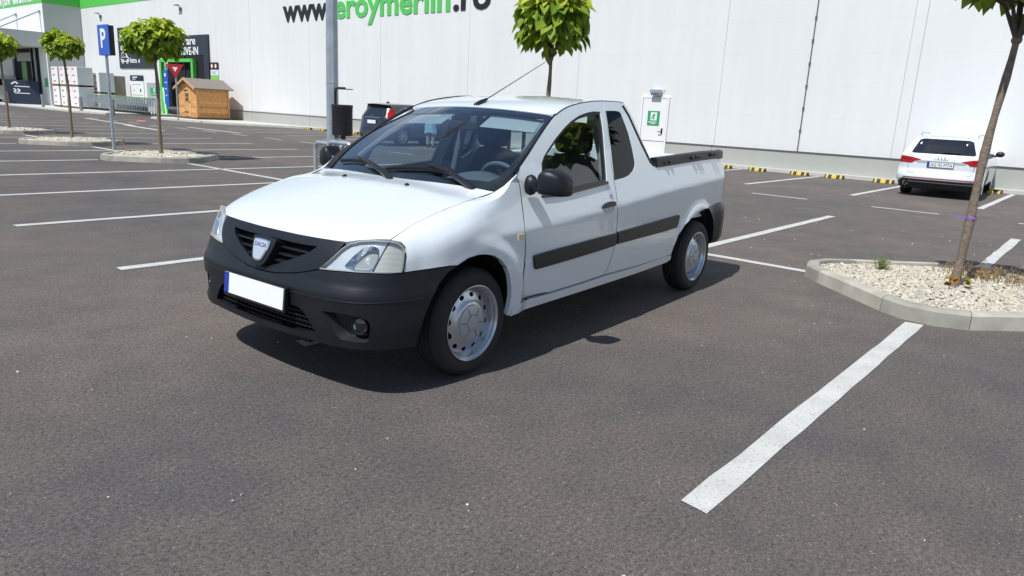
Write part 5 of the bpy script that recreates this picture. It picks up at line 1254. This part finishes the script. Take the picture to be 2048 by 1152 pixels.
o=MB().box(-.5,.5,-.07,.07,0,2.35).build('timber_panel',mat('panel_tan',(.22,.20,.15),.8),loc=W(-52.2,19.5,.1),rotz=ROT+R_(80));tag(o,'narrow tan panel leaning behind the white cartons','panel')
# ================================================================ SHOPPING TROLLEYS
wire=mat('trolley_wire',(.42,.46,.50),.35,metal=.7);trg=mat('trolley_green',(.20,.45,.10),.5)
def trolley():
    t=thing('shopping_trolley','wire shopping trolley nested in the long row by the grey service door','trolley',(0,0,0),0,'nested shopping trolleys')
    m=MB()
    for z,k in ((.50,.9),(.60,.93),(.72,.96),(.84,1.0),(.95,1.03)):
        m.tube([(-.45*k,-.25*k,z),(.42,-.27*k,z),(.42,.27*k,z),(-.45*k,.25*k,z),(-.45*k,-.25*k,z)],.008,4)
    for y in (-.26,.26):
        for x in np.linspace(-.42,.42,7): m.tube([(x*.92,y*.93,.5),(x,y,.95)],.006,4)
    for x in np.linspace(-.4,.4,6): m.tube([(x,-.24,.5),(x,.24,.5)],.006,4)
    m.build('basket',wire,t,fix=False)
    m=MB()
    for y in (-.25,.25): m.tube([(.46,y,1.0),(.40,y,.48),(.36,y,.16),(-.46,y*.8,.16)],.014,6)
    m.tube([(-.46,-.2,.16),(-.46,.2,.16)],.014,6);m.build('frame',wire,t,fix=False)
    m=MB().tube([(.47,-.27,1.0),(.47,.27,1.0)],.024,8).build('handle',trg,t)
    for x,y in ((.36,-.25),(.36,.25),(-.44,-.2),(-.44,.2)):
        MB().lathe([(0,-.02),(.065,-.02),(.065,.02),(0,.02)],12,Matrix.Translation((x,y,.066))@Matrix.Rotation(R_(90),4,'X')).build('castor',rubber,t)
    return t
t0=trolley();first=True
for i in range(25):
    loc=W(-52.4+i*.37,17.75-.0*i,.10)
    if first: t0.location=loc;t0.rotation_euler=(0,0,ROT+math.pi*0);first=False
    else: copy_tree(t0,loc,ROT)
# ================================================================ LEANING BOARD, LOADING-BAY VAN
lb=MB();lb.box(-1.15,1.15,-.03,.03,0,1.75);o=lb.build('leaning_board',greend,loc=W(-61.4,16.2,.1),rotz=ROT+R_(58),bevel=.01);tag(o,'dark navy board with white arrow marks leaning at the loading bay','board')
m=MB();Fm=frame((0,-.033,0),(1,0,0),(0,0,1))
def bar(x0,y0,x1,y1,w):
    a=Vector((x0,y0,0));b=Vector((x1,y1,0));d=(b-a).normalized();n=Vector((-d.y,d.x,0))*w/2;m.add([Fm@(a-n),Fm@(a+n),Fm@(b+n),Fm@(b-n)],[(0,1,2,3)],False)
for z,w in ((1.30,.05),(.80,.05)): bar(-.45,z,.55,z,w)
for x in (-.5,-.25): bar(x,1.12,x+.18,1.0,.08);bar(x+.18,1.0,x,.88,.08)
bar(-.65,1.45,-.4,1.62,.09);bar(-.4,1.62,-.2,1.5,.09);m.build('arrow_mark',signw,o,fix=False)
o.rotation_euler=(R_(-8),0,ROT+R_(58))

# ================================================================ PARKED CARS (local frame: x right, y forward, z up)
navy=mat('black_car_paint',(.010,.011,.018),.3,coat=1,coat_r=.03);cardark=mat('car_glass_dark',(.012,.014,.020),.06,coat=1);alloy=mat('alloy',(.55,.57,.60),.25,metal=.9)
def simple_car(name,label,loc,rotz,pm,hw_pts,top,wheels,wr,win_side,ry,rwin,rnd=.16,length=4.6,taper_f=.12,spokes=10):
    t=thing(name,label,'car',loc,rotz)
    hwf=spl([p[0] for p in hw_pts],[p[1] for p in hw_pts]);ryf=spl([p[0] for p in ry],[p[1] for p in ry])
    ref=np.array([0,length*.45,.6])
    def tap(y): return 1-taper_f*max(0,(y-(length-.9))/.9)**2
    def Fsd(y,z):
        x=hwf(z)*tap(y)
        for wy in wheels:
            r=math.hypot(y-wy,z-wr);x+=.012*sst((wr+.14-r)/.06)
        return np.array([x,y,z])
    def Frr(x,z):
        h=hwf(z);return np.array([x,ryf(z)+rnd*min(1.2,abs(x)/h)**5,z])
    zs=[.22,.32,.45,.6,.75,.9,1.05,1.2,top[0][1]]
    rear=[(ryf(z)+rnd,z) for z in zs]
    so=rear[:-1]+top+[(length-.02,.45),(length-.05,.22)]
    for wy in sorted(wheels,reverse=True):
        R=wr+.055;so+=[(wy+R*math.cos(a),max(.22,wr+R*math.sin(a))) for a in np.linspace(-.05,math.pi+.05,14)]
    mirx=lambda F:(lambda u,v:F(u,v)*np.array([-1,1,1]))
    body=None
    for S_ in (lambda f:f,mirx):
        sd=patch('body_side',so,S_(Fsd),pm,t,step=.12,smooth=False,thick=.02,ref=ref)
        for w in win_side:
            patch('side_window',w,S_(off(Fsd,.004,ref)),cardark,sd,step=.15,smooth=False,thick=0,ref=ref)
    ro=[(-hwf(z)*1.0,z) for z in zs]+[(hwf(z)*1.0,z) for z in zs[::-1]]
    tail=patch('tail_panel',ro,Frr,pm,t,step=.09,smooth=False,thick=.01,ref=ref)
    patch('rear_window',rwin,off(Frr,.004,ref),cardark,tail,step=.12,thick=0,ref=ref,smooth=False)
    rows=[]
    T=[(ryf(top[0][1]),top[0][1])]+list(top)
    for i,(y,z) in enumerate(top):
        h=Fsd(y,z)[0];cr=.045 if z>1.0 else .03
        y0=-(rnd if i==0 else (rnd*.5 if i==1 else 0))
        rows.append([(h*u,y+y0*(1-abs(u)**5),z+cr*(1-abs(u)**2.5)) for u in np.linspace(-1,1,17)])
    zt_=top[0][1];h0=hwf(zt_);rows=[[tuple(Frr(h0*u,zt_-.004)) for u in np.linspace(-1,1,17)]]+rows
    MB().grid(rows).build('roof_and_bonnet',pm,t,angle=45)
    MB().box(-.7,.7,.15,length-.2,.18,.45).box(-.55,.55,.3,length-.6,.4,.85).build('underbody',void,t)
    fr=MB();fr.grid([[(Fsd(length-.03,z)[0]*u,length-.03+.10*(1-u*u),z) for u in np.linspace(-1,1,9)] for z in (.2,.4,.6,top[-1][1])]);fr.build('front_panel',pm,t)
    for wy in wheels:
        for sg in (1,-1):
            w=bpy.data.objects.new('wheel',None);COL.objects.link(w);w.parent=t;w.location=(sg*(hwf(wr)-.11),wy,wr);w.rotation_euler=(0,0,-math.pi/2 if sg>0 else math.pi/2)
            RX=Matrix.Rotation(R_(-90),4,'X')
            MB().lathe([(wr*.68,-.1),(wr*.97,-.10),(wr,-.07),(wr,.07),(wr*.97,.10),(wr*.75,.105),(wr*.68,.095),(wr*.66,.03),(0,.03)],32,RX).build('tyre',rubber,w)
            m=MB();m.lathe([(wr*.62,.085),(wr*.68,.104),(wr*.70,.100)],32,RX)
            for k in range(spokes):
                a=2*math.pi*k/spokes;d=Vector((math.cos(a),0,math.sin(a)));p=Vector((-math.sin(a),0,math.cos(a)));q=wr*.055
                m.add([d*wr*.12-p*q+Vector((0,.092,0)),d*wr*.12+p*q+Vector((0,.092,0)),d*wr*.66+p*q*1.25+Vector((0,.092,0)),d*wr*.66-p*q*1.25+Vector((0,.092,0))],[(0,1,2,3)],False)
            m.lathe([(0,.098),(wr*.14,.092)],14,RX);m.build('rim',alloy,w,fix=False)
    return t,Fsd,Frr,tail,ref
def rpatch(name,o,F,d,m,par,ref,th=.012): return patch(name,o,off(F,d,ref),m,par,step=.05,smooth=False,thick=th,ref=ref)
def car_mirror(t,x,y,z,m):
    for s in (1,-1):
        o=MB();o.sphere((s*(x+.10),y,z),.085,12,8,(1.15,.7,.85));o.tube([(s*(x-.02),y+.02,z-.06),(s*(x+.06),y,z-.03)],.025,6);o.build('door_mirror',m,t)
# ---- white estate seen from behind
hwE=[(.2,.80),(.35,.84),(.6,.865),(.8,.86),(.93,.835),(1.1,.76),(1.3,.655),(1.4,.59)]
topE=[(.62,1.345),(.75,1.375),(1.1,1.395),(1.6,1.40),(2.2,1.395),(2.7,1.35),(3.3,1.08),(3.55,.96),(4.0,.90),(4.4,.80),(4.58,.68)]
ryE=[(.2,.12),(.32,.03),(.45,.0),(.55,.03),(.62,.06),(.75,.06),(.92,.10),(.97,.14),(1.15,.26),(1.345,.42)]
rwE=[(-.60,.975),(-.635,1.0),(-.53,1.275),(-.45,1.305),(.45,1.305),(.53,1.275),(.635,1.0),(.60,.975)]
winE=[[(.85,1.0),(.78,1.25),(1.0,1.30),(1.55,1.325),(1.55,.98)],[(1.62,.98),(1.62,1.325),(2.25,1.31),(2.65,1.25),(3.15,1.0),(3.1,.96)]]
es_,FsE,FrE,tlE,rfE=simple_car('estate_car','white estate car parked nose to the wall, seen from behind through the right trunk',W(.17,16.0),ROT+R_(3.5),paint,hwE,topE,(.98,3.75),.325,winE,ryE,rwE,rnd=.20)
bk=rpatch('lower_bumper',[(-.80,.20),(-.815,.33),(-.74,.40),(.74,.40),(.815,.33),(.80,.20)],FrE,.008,inkd,tlE,rfE)
rpatch('reflector_strip',[(-.72,.425),(-.72,.442),(.72,.442),(.72,.425)],FrE,.006,redlens,tlE,rfE)
rpatch('chrome_strip',[(-.60,.335),(-.60,.347),(.72,.347),(.72,.335)],FrE,.012,alloy,bk,rfE)
for s in (1,-1):
    q=[(-.855,.76),(-.835,.905),(-.60,.885),(-.42,.845),(-.40,.83),(-.52,.80),(-.58,.755)]
    q=[(s*x,z) for x,z in q];tl_=rpatch('tail_light',q,FrE,.008,redlens,tlE,rfE,.02)
    q=[(s*x,z) for x,z in [(-.80,.835),(-.79,.86),(-.58,.845),(-.60,.825)]];rpatch('lamp_bar',q,FrE,.010,mat('lamp_dark_red',(.10,.004,.006),.2) if 'lamp_dark_red' not in MATS else MATS['lamp_dark_red'],tl_,rfE)
rpatch('trim_strip',[(-.50,.785),(-.42,.825),(.42,.825),(.50,.785),(.46,.77),(-.46,.77)],FrE,.005,mat('grey_trim',(.36,.38,.41),.4),tlE,rfE)
o=FrE(0,.72);pM=frame((0,o[1]-.016,.742),(1,0,0),(0,-.05,1))
pe=MB().prism([(-.265,-.062),(.265,-.062),(.265,.062),(-.265,.062)],-.012,.006,pM).build('plate_frame',inkd,tlE)
pp=MB().prism([(-.255,-.052),(.255,-.052),(.255,.054),(-.255,.054)],.006,.009,pM).build('number_plate',platew,pe)
MB().prism([(-.255,-.052),(-.215,-.052),(-.215,.054),(-.255,.054)],.009,.0105,pM).build('plate_band',blueeu,pp)
text('plate_lettering','AG 93 MTA',inkd,pp,pM@Matrix.Translation((.022,0,.009)),width=.43,height=.075,depth=.001,bold=0)
for i in range(4):
    c=FrE(0,.895);m=MB();cx=-.099+i*.066
    m.tube([(cx+.045*math.cos(a),c[1]-.016,.895+.042*math.sin(a)) for a in np.linspace(0,2*math.pi,21)],.0065,5);m.build('badge_ring',chrome,tlE)
gl=MB();sp_=[(-.64,.60),(-.63,.56),(-.52,.525),(.52,.525),(.63,.56),(.64,.60),(.66,.76)];gl.tube([off(FrE,.001,rfE)(x,z) for x,z in [(-.66,.76)]+sp_],.004,5);gl.build('tailgate_gap',gapm,tlE)
c=off(FrE,.012,rfE)(-.64,.30);MB().lathe([(.052,-.01),(.052,.012),(.043,.014),(.040,-.01)],20,frame(c,(1,0,0),(0,0,1))).build('exhaust_trim',alloy,bk)
wp=MB();wp.tube([off(FrE,.02,rfE)(-.02,1.0),off(FrE,.025,rfE)(.10,1.01),off(FrE,.02,rfE)(.34,1.005)],.012,6);wp.build('rear_wiper',satin,tlE)
rr_=MB()
for s in (1,-1): rr_.tube([(s*.57,.75,1.39),(s*.58,.95,1.435),(s*.585,1.8,1.445),(s*.57,2.5,1.40)],.015,6)
rr_.build('roof_rail',alloy,es_);MB().sphere((0,.95,1.435),.05,8,6,(.5,1.3,.9)).build('roof_aerial',paint,es_)
car_mirror(es_,.83,3.05,1.0,inkd)
# ---- dark suv behind the pickup's windscreen
hwS=[(.2,.80),(.4,.83),(.65,.86),(.85,.855),(1.0,.83),(1.2,.745),(1.38,.66),(1.46,.60)]
topS=[(.42,1.41),(.55,1.44),(1.0,1.455),(1.6,1.46),(2.1,1.43),(2.9,1.08),(3.05,1.02),(3.6,.96),(3.95,.86),(4.08,.72)]
ryS=[(.2,.16),(.3,.04),(.45,.0),(.6,.05),(.75,.08),(.95,.12),(1.1,.20),(1.41,.36)]
rwS=[(-.56,1.03),(-.60,1.08),(-.50,1.33),(.50,1.33),(.60,1.08),(.56,1.03)]
winS=[[(.62,1.13),(.95,1.30),(1.35,1.33),(1.35,1.02),(.95,1.02)],[(1.42,1.02),(1.42,1.335),(1.95,1.32),(2.25,1.22),(2.6,1.04)]]
sv,FsS,FrS,tlS,rfS=simple_car('suv','black suv with red upright tail lamps, parked by the wall behind the pickup windscreen',W(-17.65,14.2),ROT,navy,hwS,topS,(.86,3.25),.33,winS,ryS,rwS,rnd=.22,length=4.1)
rpatch('lower_bumper',[(-.80,.22),(-.82,.42),(.82,.42),(.80,.22)],FrS,.008,mat('dark_grey_plastic',(.05,.052,.055),.6),tlS,rfS)
rpatch('chrome_strip',[(-.42,.965),(-.42,.985),(.42,.985),(.42,.965)],FrS,.008,alloy,tlS,rfS)
rpatch('spoiler',[(-.60,1.36),(-.58,1.41),(.58,1.41),(.60,1.36)],FrS,.05,inkd,tlS,rfS,.06)
FD2=lambda u,v:FsS(.14+u,v) 
white_l=mat('white_lens',(.65,.60,.60),.2,coat=1)
hwS_f=spl([p[0] for p in hwS],[p[1] for p in hwS]);ryS_f=spl([p[0] for p in ryS],[p[1] for p in ryS])
for sg in (1,-1):
    M2=lambda F:(lambda u,v:F(u,v)*np.array([sg,1,1]))
    q=[(hwS_f(z)-d,z) for d,z in ((.004,1.30),(.10,1.27),(.15,1.12),(.13,.97),(.004,.955),(.004,1.1))]
    tlp=patch('tail_light',q,M2(off(FrS,.010,rfS)),mat('matt_red_lens',(.30,.010,.014),.65,spec=.03) if 'matt_red_lens' not in MATS else MATS['matt_red_lens'],sv,step=.04,smooth=False,thick=.02,ref=rfS)
    q=[(ryS_f(z)+.21+d,z) for d,z in ((.0,1.30),(.04,1.28),(.07,1.12),(.20,.97),(.20,.955),(.0,.955),(.0,1.1))]
    patch('lens_side',q,M2(off(FsS,.010,rfS)),redlens,tlp,step=.04,smooth=False,thick=.02,ref=rfS)
    q=[(hwS_f(z)-d,z) for d,z in ((.004,.953),(.10,.968),(.09,.925),(.004,.915))]
    patch('reversing_lens',q,M2(off(FrS,.009,rfS)),white_l,tlp,step=.04,smooth=False,thick=.02,ref=rfS)
    q=[(ryS_f(z)+.21+d,z) for d,z in ((.0,.953),(.20,.953),(.21,.915),(.0,.90))]
    patch('reversing_lens',q,M2(off(FsS,.009,rfS)),white_l,tlp,step=.04,smooth=False,thick=.02,ref=rfS)
wt=MB()
for S_ in (1,-1):
    P=[off(FsS,.012,rfS)(y,z) for y,z in [(2.65,1.03),(.95,1.005),(.56,1.14),(.93,1.315),(1.35,1.35),(1.97,1.335),(2.28,1.23),(2.65,1.03)]];wt.tube([(S_*q[0],q[1],q[2]) for q in P],.014,5)
wt.build('window_trim',alloy,sv)
c=FrS(0,.82);pM=frame((0,c[1]-.02,.82),(1,0,0),(0,0,1));pq=MB().prism([(-.25,-.06),(.25,-.06),(.25,.06),(-.25,.06)],0,.012,pM).build('number_plate',platew,tlS)
MB().prism([(-.25,-.06),(-.20,-.06),(-.20,.06),(-.25,.06)],.012,.0135,pM).build('plate_band',blueeu,pq)
bM=frame((0,c[1]+.0,1.015),(1,0,0),(0,0,1));text('badge','H',chrome,tlS,frame((0,off(FrS,.012,rfS)(0,1.0)[1],1.045),(1,0,0),(0,0,1)),width=.10,height=.085,depth=.006)
MB().sphere((0,.85,1.50),.055,8,6,(.4,1.5,1)).build('roof_aerial',navy,sv);car_mirror(sv,.80,2.75,1.02,navy)
# ---- pale van at the loading bay (far left, mostly hidden)
hwV=[(.2,.85),(.5,.92),(.9,.92),(1.4,.88),(2.0,.80),(2.15,.76)]
topV=[(.1,2.05),(.4,2.10),(2.6,2.12),(2.95,2.0),(3.6,1.25),(4.2,1.10),(4.5,.9)]
ryV=[(.2,.05),(.5,0),(1.2,.02),(2.05,.08)]
vn=simple_car('van','pale grey van parked at the loading bay, only its nose in view at the left edge','' if False else W(-66.2,16.6,.1),ROT+R_(95),mat('van_paint',(.52,.56,.60),.35,coat=1),hwV,topV,(.8,3.6),.33,[[(2.1,1.25),(2.1,1.85),(2.85,1.85),(3.3,1.28)]],ryV,[(-.6,1.3),(-.6,1.8),(.6,1.8),(.6,1.3)],rnd=.06,length=4.5,spokes=6)
vn[0]['label']='pale grey van parked at the loading bay, cut off by the left edge';vn[0]['category']='van'
# ================================================================ PERSON BESIDE THE SUV
def person():
    t=thing('person','person in a pale blue patterned headscarf and tunic standing beside the black suv','person',W(-15.95,15.6),ROT+R_(20))
    V=[];E=[];Rd=[]
    def v(p,r,par=None):
        V.append(p);Rd.append(r);i=len(V)-1
        if par is not None:E.append((par,i))
        return i
    pel=v((0,0,.88),(.15,.12));sp=v((0,-.01,1.08),(.14,.11),pel);chst=v((0,.02,1.26),(.16,.115),sp);nk=v((0,.05,1.39),(.055,.055),chst);hd=v((0,.08,1.47),(.075,.085),nk);v((0,.09,1.56),(.07,.085),hd)
    for s in (1,-1):
        hp=v((s*.09,0,.80),(.095,.10),pel);kn=v((s*.10,.03,.46),(.058,.062),hp);an=v((s*.10,-.01,.09),(.038,.042),kn);v((s*.115,.15,.035),(.036,.028),an)
        sh=v((s*.17,.03,1.30),(.058,.058),chst);el=v((s*.235,.0,1.05),(.042,.042),sh);wr_=v((s*.21,.13,.86),(.026,.030),el);pm_=v((s*.205,.17,.80),(.020,.034),wr_)
        for k,(dx,l) in enumerate(((-.026,.062),(-.009,.072),(.009,.068),(.026,.052))):
            a=v((s*.205+dx*.4,.195+abs(dx)*.1,.765),(.009,.009),pm_);b=v((s*.205+dx*.5,.205,.765-l*.5),(.008,.008),a);v((s*.205+dx*.5,.200,.765-l),(.007,.007),b)
        a=v((s*.175,.175,.815),(.010,.010),pm_);v((s*.165,.205,.785),(.008,.008),a)
    me=bpy.data.meshes.new('body');me.from_pydata(V,E,[]);o=bpy.data.objects.new('body',me);COL.objects.link(o);o.parent=t
    sk=o.modifiers.new('skin','SKIN');sk.use_smooth_shade=True
    for d,r in zip(me.skin_vertices[0].data,Rd): d.radius=r
    me.skin_vertices[0].data[0].use_root=True
    sb_=o.modifiers.new('sub','SUBSURF');sb_.levels=1;sb_.render_levels=2
    skin=mat('skin',(.45,.28,.20),.6);me.materials.append(skin)
    cl=bpy.data.materials.new('patterned_cloth');cl.use_nodes=True;tt=cl.node_tree;b=tt.nodes['Principled BSDF'];b.inputs['Roughness'].default_value=.85
    vo=nn(tt,'ShaderNodeTexVoronoi');vo.inputs['Scale'].default_value=38;tcn=nn(tt,'ShaderNodeTexCoord');tt.links.new(tcn.outputs['Object'],vo.inputs['Vector']);r=nn(tt,'ShaderNodeValToRGB');e=r.color_ramp.elements;e[0].position=.3;e[0].color=(.72,.80,.84,1);e[1].position=.55;e[1].color=(.16,.42,.60,1);tt.links.new(vo.outputs['Distance'],r.inputs[0]);tt.links.new(r.outputs[0],b.inputs['Base Color'])
    m=MB();rows=[]
    for z,rx,ry,cy in ((.52,.235,.17,.02),(.62,.225,.165,.01),(.80,.205,.16,0),(.95,.19,.15,0),(1.12,.175,.135,0),(1.26,.20,.15,.02),(1.33,.185,.13,.03),(1.40,.09,.085,.045)):
        rows.append([(rx*math.cos(a)*(1+.05*math.sin(a*7+z*3)),cy+ry*math.sin(a)*(1+.05*math.sin(a*7+z*3)),z+(.03*math.sin(a*3) if z<.6 else 0)) for a in np.linspace(0,2*math.pi,36,endpoint=False)])
    m.grid(rows,cv=True).build('tunic',cl,t,angle=180)
    for s in (1,-1):
        m=MB();m.tube([(s*.16,.03,1.32),(s*.20,.015,1.20),(s*.245,.0,1.04),(s*.225,.09,.92),(s*.212,.125,.875)],[.075,.07,.064,.058,.056],12,cap=False);m.build('sleeve',cl,t)
        m=MB();m.tube([(s*.09,0,.84),(s*.10,.01,.62),(s*.10,.02,.46),(s*.10,-.01,.12)],[.115,.095,.078,.06],12,cap=False);m.build('trouser_leg',mat('trouser_grey',(.28,.27,.28),.8) if 'trouser_grey' not in MATS else MATS['trouser_grey'],t)
        m=MB();m.sphere((s*.112,.07,.04),.1,12,8,(.5,1.25,.42));m.build('shoe',inkd,t)
    m=MB();rows=[]
    for z,rx,ry,cy in ((1.14,.20,.17,-.02),(1.24,.19,.16,.0),(1.34,.14,.14,.03),(1.42,.108,.12,.05),(1.50,.104,.122,.07),(1.58,.095,.11,.075),(1.635,.05,.06,.08),(1.645,.008,.01,.08)):
        r=[]
        for a in np.linspace(0,2*math.pi,32,endpoint=False):
            k=1.0
            if 1.40<z<1.60 and math.sin(a)>.55: k=.86   # face opening sits back
            r.append((rx*math.cos(a),cy+ry*math.sin(a)*k,z))
        rows.append(r)
    m.grid(rows,cv=True).build('headscarf',cl,t,angle=180)
    f=MB();f.sphere((0,.135,1.50),.062,14,10,(1,.75,1.25));f.sphere((0,.185,1.495),.013,8,6,(.8,1.1,1.4));f.build('face',skin,t)
    f=MB();
    for s in (1,-1): f.sphere((s*.024,.178,1.515),.0075,8,6,(1.3,.6,.8))
    f.build('eye',inkd,t);f=MB();f.sphere((0,.178,1.462),.012,8,6,(1.7,.5,.45));f.build('mouth',mat('lip',(.30,.11,.10),.6),t)
person()
